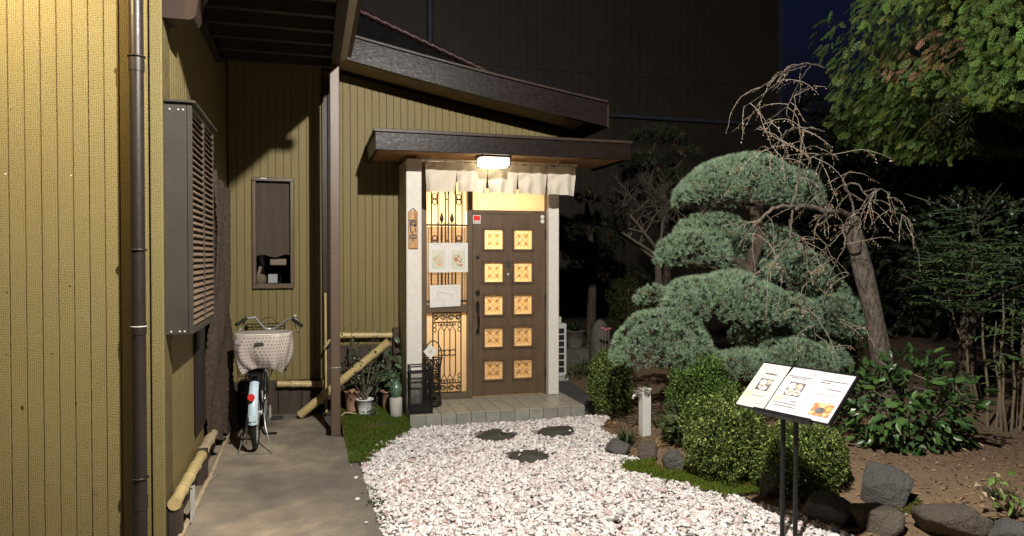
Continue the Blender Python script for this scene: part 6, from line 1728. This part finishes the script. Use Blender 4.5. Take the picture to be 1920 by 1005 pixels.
rel = P - V3(CAM)[None]; dep = rel @ V3(CF); sxp = 960 + FPX * (rel @ V3(CR)) / dep; syp = 502.5 - FPX * (rel @ V3(CU)) / dep
q_ = ((sxp - 1730) / 85) ** 2 + ((syp - 100 + .25 * (sxp - 1730)) / 42) ** 2
dead = (q_ < 1.0) & ((out * unit(-rel)).sum(1) > .1) & (nrs.uniform(0, 1, n) < .75 * np.clip(1.4 - q_, 0, 1))
V, F, C_ = sprays(P, d, nn, nrs.uniform(.065, .135, n), (.125, .195, .048), dead)
np_mesh('crown', V, F, 'leaf', cyp, C_, False, 'stuff')
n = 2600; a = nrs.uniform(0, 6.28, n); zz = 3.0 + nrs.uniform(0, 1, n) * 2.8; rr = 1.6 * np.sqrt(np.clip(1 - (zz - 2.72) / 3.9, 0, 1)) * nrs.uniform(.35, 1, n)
P = np.stack([ct.x + rr * np.cos(a), ct.y + rr * np.sin(a), zz], 1); V, F, C_ = sprays(P, nrs.normal(0, 1, (n, 3)) + np.array([[0, 0, -.4]]), nrs.normal(0, 1, (n, 3)), nrs.uniform(.22, .36, n), (.022, .036, .010)); np_mesh('inner_foliage', V, F, 'leaf', cyp, C_, False, 'stuff')  # inner sprays coloured darker, putting shade into the gaps of the crown

# ------------------------------------------------------------------ camellia with big glossy leaves
cb = GS(1700, 862); d_ = (cb - CAM).dot(CF) + .45
cc = D(1695, 765, d_); cr_ = (128 * d_ / FPX, 128 * d_ / FPX * .85, 98 * d_ / FPX)
cam_b = thing('camellia_bush', 'broad camellia bush with large glossy dark green leaves beside the bare soil', 'bush', (cc.x, cc.y, soil_z(cc.x, cc.y)))
def big_leaf_mesh(name, L, W, col):
    nu, nv = 4, 6; V = []
    for j in range(nv + 1):
        t = j / nv; w = W * .5 * (math.sin(math.pi * min(1, t * .96 + .04)) ** .75) * (1.12 - .3 * t)
        for i in range(nu + 1):
            q = (i / nu - .5) * 2; V.append((q * w, t * L, .16 * abs(q) * w * 2 - .10 * L * t * t + .012 * L * math.sin(t * 9) * abs(q)))
    F = [(j * (nu + 1) + i, j * (nu + 1) + i + 1, (j + 1) * (nu + 1) + i + 1, (j + 1) * (nu + 1) + i) for j in range(nv) for i in range(nu)]
    o = np_mesh(name, np.array(V), np.array(F), 'gloss_leaf', None, np.tile(np.array(col), (len(V), 1)), True); me = o.data; bpy.data.objects.remove(o); return me
LM = [big_leaf_mesh('camellia_leaf', .085, .044, c_) for c_ in ((.036, .078, .022), (.052, .105, .028), (.075, .145, .034), (.040, .085, .032), (.10, .17, .045))]
n = 1000; d = sphere_dirs(n, -.8); bq = 1 + bumpy(d, 91, 3.2, .12); t_ = 1 - .42 * nrs.uniform(0, 1, n) ** 1.7
P = V3(cc)[None] + d * np.array(cr_)[None] * (bq * t_)[:, None]
cd = unit(V3(CAM)[None] - P); vis = (d * cd).sum(1) + t_ * .6
order = np.argsort(-vis)
restV, restF, restC, off = [], [], [], 0
for rank, i in enumerate(order):
    o_ = d[i]; dr = unit((o_ * .9 + np.array([0, 0, -.18]) + nrs.normal(0, .55, 3))[None])[0]; nn_ = o_ * .6 + np.array([0, 0, .9]) + nrs.normal(0, .45, 3)
    dd, ss, n3 = frames(dr[None], nn_[None]); mtx = Matrix((( ss[0][0], dd[0][0], n3[0][0], P[i][0]), (ss[0][1], dd[0][1], n3[0][1], P[i][1]), (ss[0][2], dd[0][2], n3[0][2], P[i][2]), (0, 0, 0, 1)))
    sc = float(nrs.uniform(.7, 1.2)); mtx = mtx @ Matrix.Scale(sc, 4); me = LM[int(nrs.choice(5, p=[.3, .3, .2, .15, .05]))]
    if rank < 300:
        o = bpy.data.objects.new('leaf', me); COL.objects.link(o); o.parent = cam_b; o.matrix_parent_inverse = Matrix.Translation(-cam_b.location); o.matrix_basis = mtx
    else:
        nv = len(me.vertices); restV += [tuple(mtx @ v.co) for v in me.vertices]; restF += [[q + off for q in p.vertices] for p in me.polygons]; restC += [me.color_attributes['Col'].data[0].color[:3]] * nv; off += nv
np_mesh('foliage', np.array(restV), np.array(restF), 'gloss_leaf', cam_b, np.array(restC), True, 'stuff')
m = MB()
for k in range(12):
    a = 6.28 * k / 12; q = Vector((cc.x + .06 * math.cos(a), cc.y + .06 * math.sin(a), soil_z(cc.x, cc.y) - .03)); e = Vector((cc.x + cr_[0] * .75 * math.cos(a), cc.y + cr_[1] * .75 * math.sin(a), cc.z + cr_[2] * rnd.uniform(-.2, .6)))
    md = q.lerp(e, .5) + Vector((0, 0, .05)); m.tube([q, md, e], [.016, .011, .004], 6)
    for _ in range(4):
        t = rnd.uniform(.4, 1); s_ = md.lerp(e, t); m.tube([s_, s_ + Vector((rnd.gauss(0, .12), rnd.gauss(0, .12), rnd.uniform(-.05, .15)))], [.006, .003], 5)
m.build('stems', 'stem_grey', cam_b)

# ------------------------------------------------------------------ nandina and other dark shrubs on the right
def nandina(label, stems_px, clusters, d_, base, leafL=.062, seedn=0):
    b = GS(*stems_px[0][0]); root = thing('nandina_shrub', label, 'shrub', b); m = MB(); gs_ = MB(); P, d, n_ = [], [], []
    for (p0, p1, bend) in stems_px:
        a = GS(*p0); dd = (a - CAM).dot(CF); e = D(p1[0], p1[1], dd); m.tube([a + Vector((0, 0, -.03)), a.lerp(e, .35) + Vector((bend, 0, 0)), a.lerp(e, .7) - Vector((bend * .6, 0, 0)), e], [.014, .012, .010, .005], 7)
    for (px, py, hw, hh, cnt) in clusters:
        for _ in range(cnt):
            q = D(px + rnd.gauss(0, hw * .5), py + rnd.gauss(0, hh * .5), d_ + rnd.gauss(0, .22)); a = rnd.uniform(0, 6.28); ax = Vector((math.cos(a), math.sin(a), rnd.uniform(-.25, .2))).normalized(); sd_ = ax.cross(Vector((0, 0, 1))).normalized()
            gs_.tube([q - ax * .06, q + ax * .14], [.0025, .0012], 4, caps=False)
            for i in range(7):
                t = .02 + .13 * i / 6; s_ = -1 if i % 2 else 1; P.append(q + ax * t); d.append((ax * .55 + sd_ * s_ * .8 + Vector((0, 0, rnd.gauss(-.12, .2))) if i < 6 else ax)); n_.append(Vector((rnd.gauss(0, .25), rnd.gauss(0, .25), 1)))
    m.build('stems', 'nandina_stem', root); gs_.build('leaf_stalks', 'glazed_vase', root, kind='stuff'); P = np.array([v[:] for v in P]); d = np.array([v[:] for v in d]); n_ = np.array([v[:] for v in n_]); k = len(P)
    V, F, mm = leaf_soup(P, d, n_, leafL * nrs.uniform(.7, 1.25, k), leafL * .42, .12, .2); np_mesh('foliage', V, F, 'gloss_leaf', root, np.repeat(vary(base, k, .4, .12), mm, 0), False, 'stuff')
nandina('tall nandina shrub with bamboo like canes at the edge of the soil', [((1852, 800), (1842, 575), .02), ((1878, 808), (1880, 520), -.03), ((1896, 806), (1902, 560), .03), ((1905, 800), (1918, 600), -.02), ((1868, 802), (1868, 600), .04), ((1912, 810), (1925, 560), .02), ((1888, 812), (1876, 640), -.02)],
        [(1895, 590, 40, 70, 34), (1880, 660, 40, 50, 12), (1830, 500, 60, 60, 34), (1890, 470, 50, 60, 30)], 6.1, (.070, .108, .034), .075)
nandina('dark leaved shrub reaching over the camellia bush', [((1830, 775), (1800, 540), -.03), ((1838, 770), (1770, 520), .03)], [(1755, 470, 50, 60, 40), (1730, 515, 28, 30, 16), (1800, 430, 60, 50, 30), (1840, 560, 50, 30, 18), (1780, 560, 40, 26, 10)], 6.4, (.048, .076, .027), .080)
g_ = GS(1905, 965); rp = thing('variegated_plant', 'low plant with pale cream edged leaves beside the grey stone', 'plant', g_)
n = 26; P = np.array([[g_.x + rnd.gauss(0, .10), g_.y + rnd.gauss(0, .06), g_.z + rnd.uniform(.02, .26)] for _ in range(n)]); V, F, mm = leaf_soup(P, sphere_dirs(n) + np.array([[-.4, -.3, .2]]), np.tile([0, -.4, 1.0], (n, 1)), nrs.uniform(.05, .09, n), .038); C_ = vary((.14, .22, .05), n); C_[::3] = vary((.62, .55, .34), len(C_[::3])); np_mesh('foliage', V, F, 'leaf', rp, np.repeat(C_, mm, 0), False, 'stuff')
m = MB(); [m.tube([(g_.x, g_.y, g_.z - .01), tuple(p)], [.006, .002], 5) for p in P[::2]]; m.build('stems', 'nandina_stem', rp)
g_ = GS(1875, 930); tuft('dark low fern like tuft on the soil near the pale leaved plant', (g_.x, g_.y, g_.z - .01), 70, .13, .012, (.035, .06, .02), 1.0, .4, 'fern_tuft', .8)
tb2 = GS(1822, 752); dd2 = (tb2 - CAM).dot(CF)
st2 = thing('small_tree', 'small dark leaved tree with a smooth mottled trunk behind the camellia bush', 'tree', tb2)
m = MB(); tps = [tb2 + Vector((0, 0, -.05)), D(1815, 700, dd2), D(1812, 640, dd2), D(1818, 580, dd2), D(1825, 500, dd2), D(1830, 420, dd2)]
m.tube(tps, [.105, .085, .075, .070, .055, .03], 10)
for k in range(16):
    a = rnd.uniform(0, 6.28); q = tps[rnd.choice((3, 4, 5))]; m.tube([q, q + Vector((.3 * math.cos(a), .3 * math.sin(a), .2)), q + Vector((.65 * math.cos(a), .65 * math.sin(a), .35))], [.02, .012, .004], 5)
m.build('trunk', 'bark_tree', st2)
cq = D(1835, 440, dd2); n = 1500; P, nr = shell((cq.x, cq.y, cq.z), (.72, .62, .50), n, 77, .16, -1, .55)
V, F, mm = leaf_soup(P, nr + nrs.normal(0, .7, (n, 3)), nr + np.array([[0, 0, .5]]) + nrs.normal(0, .4, (n, 3)), nrs.uniform(.05, .10, n), .032, .12, .2); np_mesh('crown', V, F, 'gloss_leaf', st2, np.repeat(vary((.022, .034, .014), n, .4), mm, 0), False, 'stuff')
# under-shrub below the plum trunk
c, r = px_bush(1615, 650, 48, 60, 740); bush('low_shrub', 'loose leafy shrub at the foot of the plum trunk', (c[0], c[1] + .4, c[2]), r, 700, (.055, .085, .025), .07, .03, 21, 'leaf', cat='shrub', amp=.15)

# tall dark hedge trees closing the garden at the right and back
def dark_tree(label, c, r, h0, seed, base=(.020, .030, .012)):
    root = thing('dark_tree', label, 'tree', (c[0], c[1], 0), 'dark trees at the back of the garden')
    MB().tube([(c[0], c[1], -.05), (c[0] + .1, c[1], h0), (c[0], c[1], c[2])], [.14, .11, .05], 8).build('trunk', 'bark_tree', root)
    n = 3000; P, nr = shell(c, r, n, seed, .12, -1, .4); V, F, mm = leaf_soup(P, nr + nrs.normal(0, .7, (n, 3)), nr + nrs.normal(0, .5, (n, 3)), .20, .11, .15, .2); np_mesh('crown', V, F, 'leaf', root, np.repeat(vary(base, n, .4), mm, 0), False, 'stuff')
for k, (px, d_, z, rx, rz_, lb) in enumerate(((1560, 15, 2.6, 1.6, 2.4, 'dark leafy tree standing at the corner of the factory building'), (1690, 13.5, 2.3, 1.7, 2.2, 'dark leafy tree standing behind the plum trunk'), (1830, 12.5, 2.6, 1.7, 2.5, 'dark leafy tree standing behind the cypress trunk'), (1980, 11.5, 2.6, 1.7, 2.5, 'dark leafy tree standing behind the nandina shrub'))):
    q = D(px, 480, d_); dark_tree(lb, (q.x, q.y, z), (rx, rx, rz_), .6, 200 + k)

# ------------------------------------------------------------------ pots by the entrance wall
def pot(m, c, r, h, flare=1.15): m.lathe(c, [(r * .78, 0), (r * .9, h * .4), (r * flare * .95, h * .93), (r * flare * 1.03, h * .94), (r * flare * 1.03, h), (r * flare * .88, h), (r * flare * .82, h * .86)], 22); return m
g_ = G(684, 777, .04)
ps = thing('potted_shrub', 'leafy shrub with grey branches in a plain white pot on the moss', 'potted plant', (g_.x, g_.y, .035))
pot(MB(), (g_.x, g_.y, .035), .078, .165).build('pot', 'ceramic_white', ps)
m = MB(); P = []
for k in range(13):
    a = rnd.uniform(0, 6.28); e = Vector((g_.x + rnd.uniform(.08, .27) * math.cos(a) - .02, g_.y + .20 * math.sin(a) * .8, rnd.uniform(.42, .85))); q = Vector((g_.x, g_.y, .19)); md = q.lerp(e, .45) + Vector((rnd.gauss(0, .03), 0, .03)); m.tube([q, md, e], [.011, .008, .003], 6)
    for _ in range(34): t = rnd.uniform(.0, 1.1); s_ = md.lerp(e, t); P.append((s_.x + rnd.gauss(0, .035), s_.y + rnd.gauss(0, .035), s_.z + rnd.gauss(0, .03)))
m.build('branches', 'stem_grey', ps); P = np.array(P); k = len(P); V, F, mm = leaf_soup(P, sphere_dirs(k) + np.array([[0, 0, .3]]), sphere_dirs(k) + np.array([[0, -.3, .8]]), nrs.uniform(.03, .055, k), .018); np_mesh('foliage', V, F, 'gloss_leaf', ps, np.repeat(vary((.045, .068, .028), k, .4), mm, 0), False, 'stuff')
g_ = G(733, 768, .04)
p2_ = thing('potted_plant', 'glossy broad leaved plant in a terracotta pot beside the white pillar', 'potted plant', (g_.x, g_.y + .05, .035))
pot(MB(), (g_.x - .02, g_.y + .03, .035), .075, .20).build('pot', 'terracotta', p2_)
n = 90; P = np.array([[g_.x - .01 + rnd.gauss(0, .055), g_.y + .03 + rnd.gauss(0, .05), .26 + abs(rnd.gauss(0, .17))] for _ in range(n)]); V, F, mm = leaf_soup(P, sphere_dirs(n) + np.array([[0, -.3, .1]]), sphere_dirs(n) + np.array([[0, -.5, .8]]), nrs.uniform(.06, .12, n), .05, .2, .3); np_mesh('foliage', V, F, 'gloss_leaf', p2_, np.repeat(vary((.085, .125, .065), n, .4), mm, 0), True, 'stuff')
MB().tube([(g_.x - .02, g_.y + .03, .2), (g_.x, g_.y + .04, .5)], [.012, .006], 6).build('stem', 'stem_grey', p2_)
jx = PY(743, 722, 6.95); o = MB().lathe((jx.x, 6.98, .23), [(.035, 0), (.055, .02), (.066, .07), (.058, .115), (.034, .14), (.030, .16), (.040, .175)], 20).build('glazed_vase', 'glazed_vase')
o2 = MB().lathe((jx.x, 6.98, .034), [(.055, 0), (.062, .01), (.062, .185), (.05, .195)], 16).build('plant_block', 'concrete_block'); tag(o2, 'rough grey block under the glazed green vase beside the porch', 'block')
tag(o, 'slender glazed green vase standing on a block beside the white pillar', 'vase')
g_ = G(658, 768, .04); o = pot(MB(), (g_.x + .02, 7.28, .035), .085, .23).build('plant_pot', 'terracotta'); tag(o, 'empty brown plant pot against the dark planks behind the white pot', 'pot')
g_ = G(697, 783, .04); sp_ = thing('small_seedling', 'small pale leaved seedling in front of the white pot on the moss', 'plant', (g_.x, g_.y, .03)); n = 30; P = np.array([[g_.x + rnd.gauss(0, .03), g_.y + rnd.gauss(0, .02), .05 + abs(rnd.gauss(0, .06))] for _ in range(n)]); V, F, mm = leaf_soup(P, sphere_dirs(n), sphere_dirs(n) + np.array([[0, -.3, .8]]), .045, .022); np_mesh('foliage', V, F, 'leaf', sp_, np.repeat(vary((.08, .115, .07), n), mm, 0), False, 'stuff')
MB().tube([(g_.x, g_.y, .03), (g_.x, g_.y, .16)], .004, 5).build('stem', 'stem_grey', sp_)
o = MB().tube([G(640, 780, .06), G(646, 774, .08), G(655, 774, .07), G(668, 776, .06)], [.008, .010, .009, .005], 7).build('root_stick', 'old_bamboo'); tag(o, 'pale dry root lying on the moss next to the brown post', 'stick')

# ------------------------------------------------------------------ things in the shade behind the porch
ls = D(1125, 640, 10.2); ls.z = -.03
o = MB().lathe((ls.x, ls.y, -.03), [(.13, 0), (.15, .1), (.15, .4), (.13, .58), (.08, .70), (.02, .74)], 14).build('stone_marker', 'lantern_stone'); tag(o, 'upright rounded stone marker in the shade beyond the pale path', 'stone')
for k, (px, py, r_, h_, d_) in enumerate(((1078, 615, .14, .26, 10.6), (1062, 610, .10, .2, 10.9))):
    q = D(px, py, d_); o_ = thing('shade_pot', ('wide' if k == 0 else 'narrow') + ' grey pot with strap leaves in the shade behind the air conditioner', 'potted plant', (q.x, q.y, -.03)); zb_ = .28
    MB().bbox(q.x - .25, q.x + .25, q.y - .2, q.y + .2, -.034, zb_ - .03, .01).build('plinth', 'lantern_stone', o_); pot(MB(), (q.x, q.y, zb_ - .029), r_, h_).build('pot', 'lantern_stone', o_)
    n = 40; a = nrs.uniform(0, 6.28, n); P = np.tile([q.x, q.y, zb_ + h_ - .04], (n, 1)); d = np.stack([np.cos(a) * .7, np.sin(a) * .7, nrs.uniform(.5, 1.2, n)], 1); V, F, mm = blade_soup(P, d, nrs.uniform(.2, .45, n), .02, .5); np_mesh('blades', V, F, 'leaf', o_, np.repeat(vary((.05, .075, .03), n), mm, 0), True, 'stuff')
q = D(1128, 640, 9.6); fl2 = thing('flower_plant', 'low green plant with a few pink flowers beside the stone marker', 'plant', (q.x, q.y, 0)); n = 420
P = np.array([[q.x + rnd.gauss(0, .22), q.y + rnd.gauss(0, .12), .0 + abs(rnd.gauss(0, .09))] for _ in range(n)]); V, F, mm = leaf_soup(P, sphere_dirs(n) + np.array([[0, -.2, .6]]), sphere_dirs(n) + np.array([[0, -.3, 1]]), nrs.uniform(.06, .12, n), .035); np_mesh('foliage', V, F, 'leaf', fl2, np.repeat(vary((.06, .11, .03), n), mm, 0), False, 'stuff')
m = MB(); fs_ = MB()
for dx_, dz_ in ((0, 0), (.05, .02), (-.04, .03)): 
    w_ = D(1135 + dx_ * 140, 619 - dz_ * 100, 9.55); m.lathe(w_, [(.005, -.02), (.03, 0), (.034, .012), (.012, .022)], 9); fs_.tube([w_, (w_.x, w_.y + .02, .02)], .004, 5)
m.build('flowers', 'flower_pink', fl2); fs_.build('flower_stems', 'twig_brown', fl2)
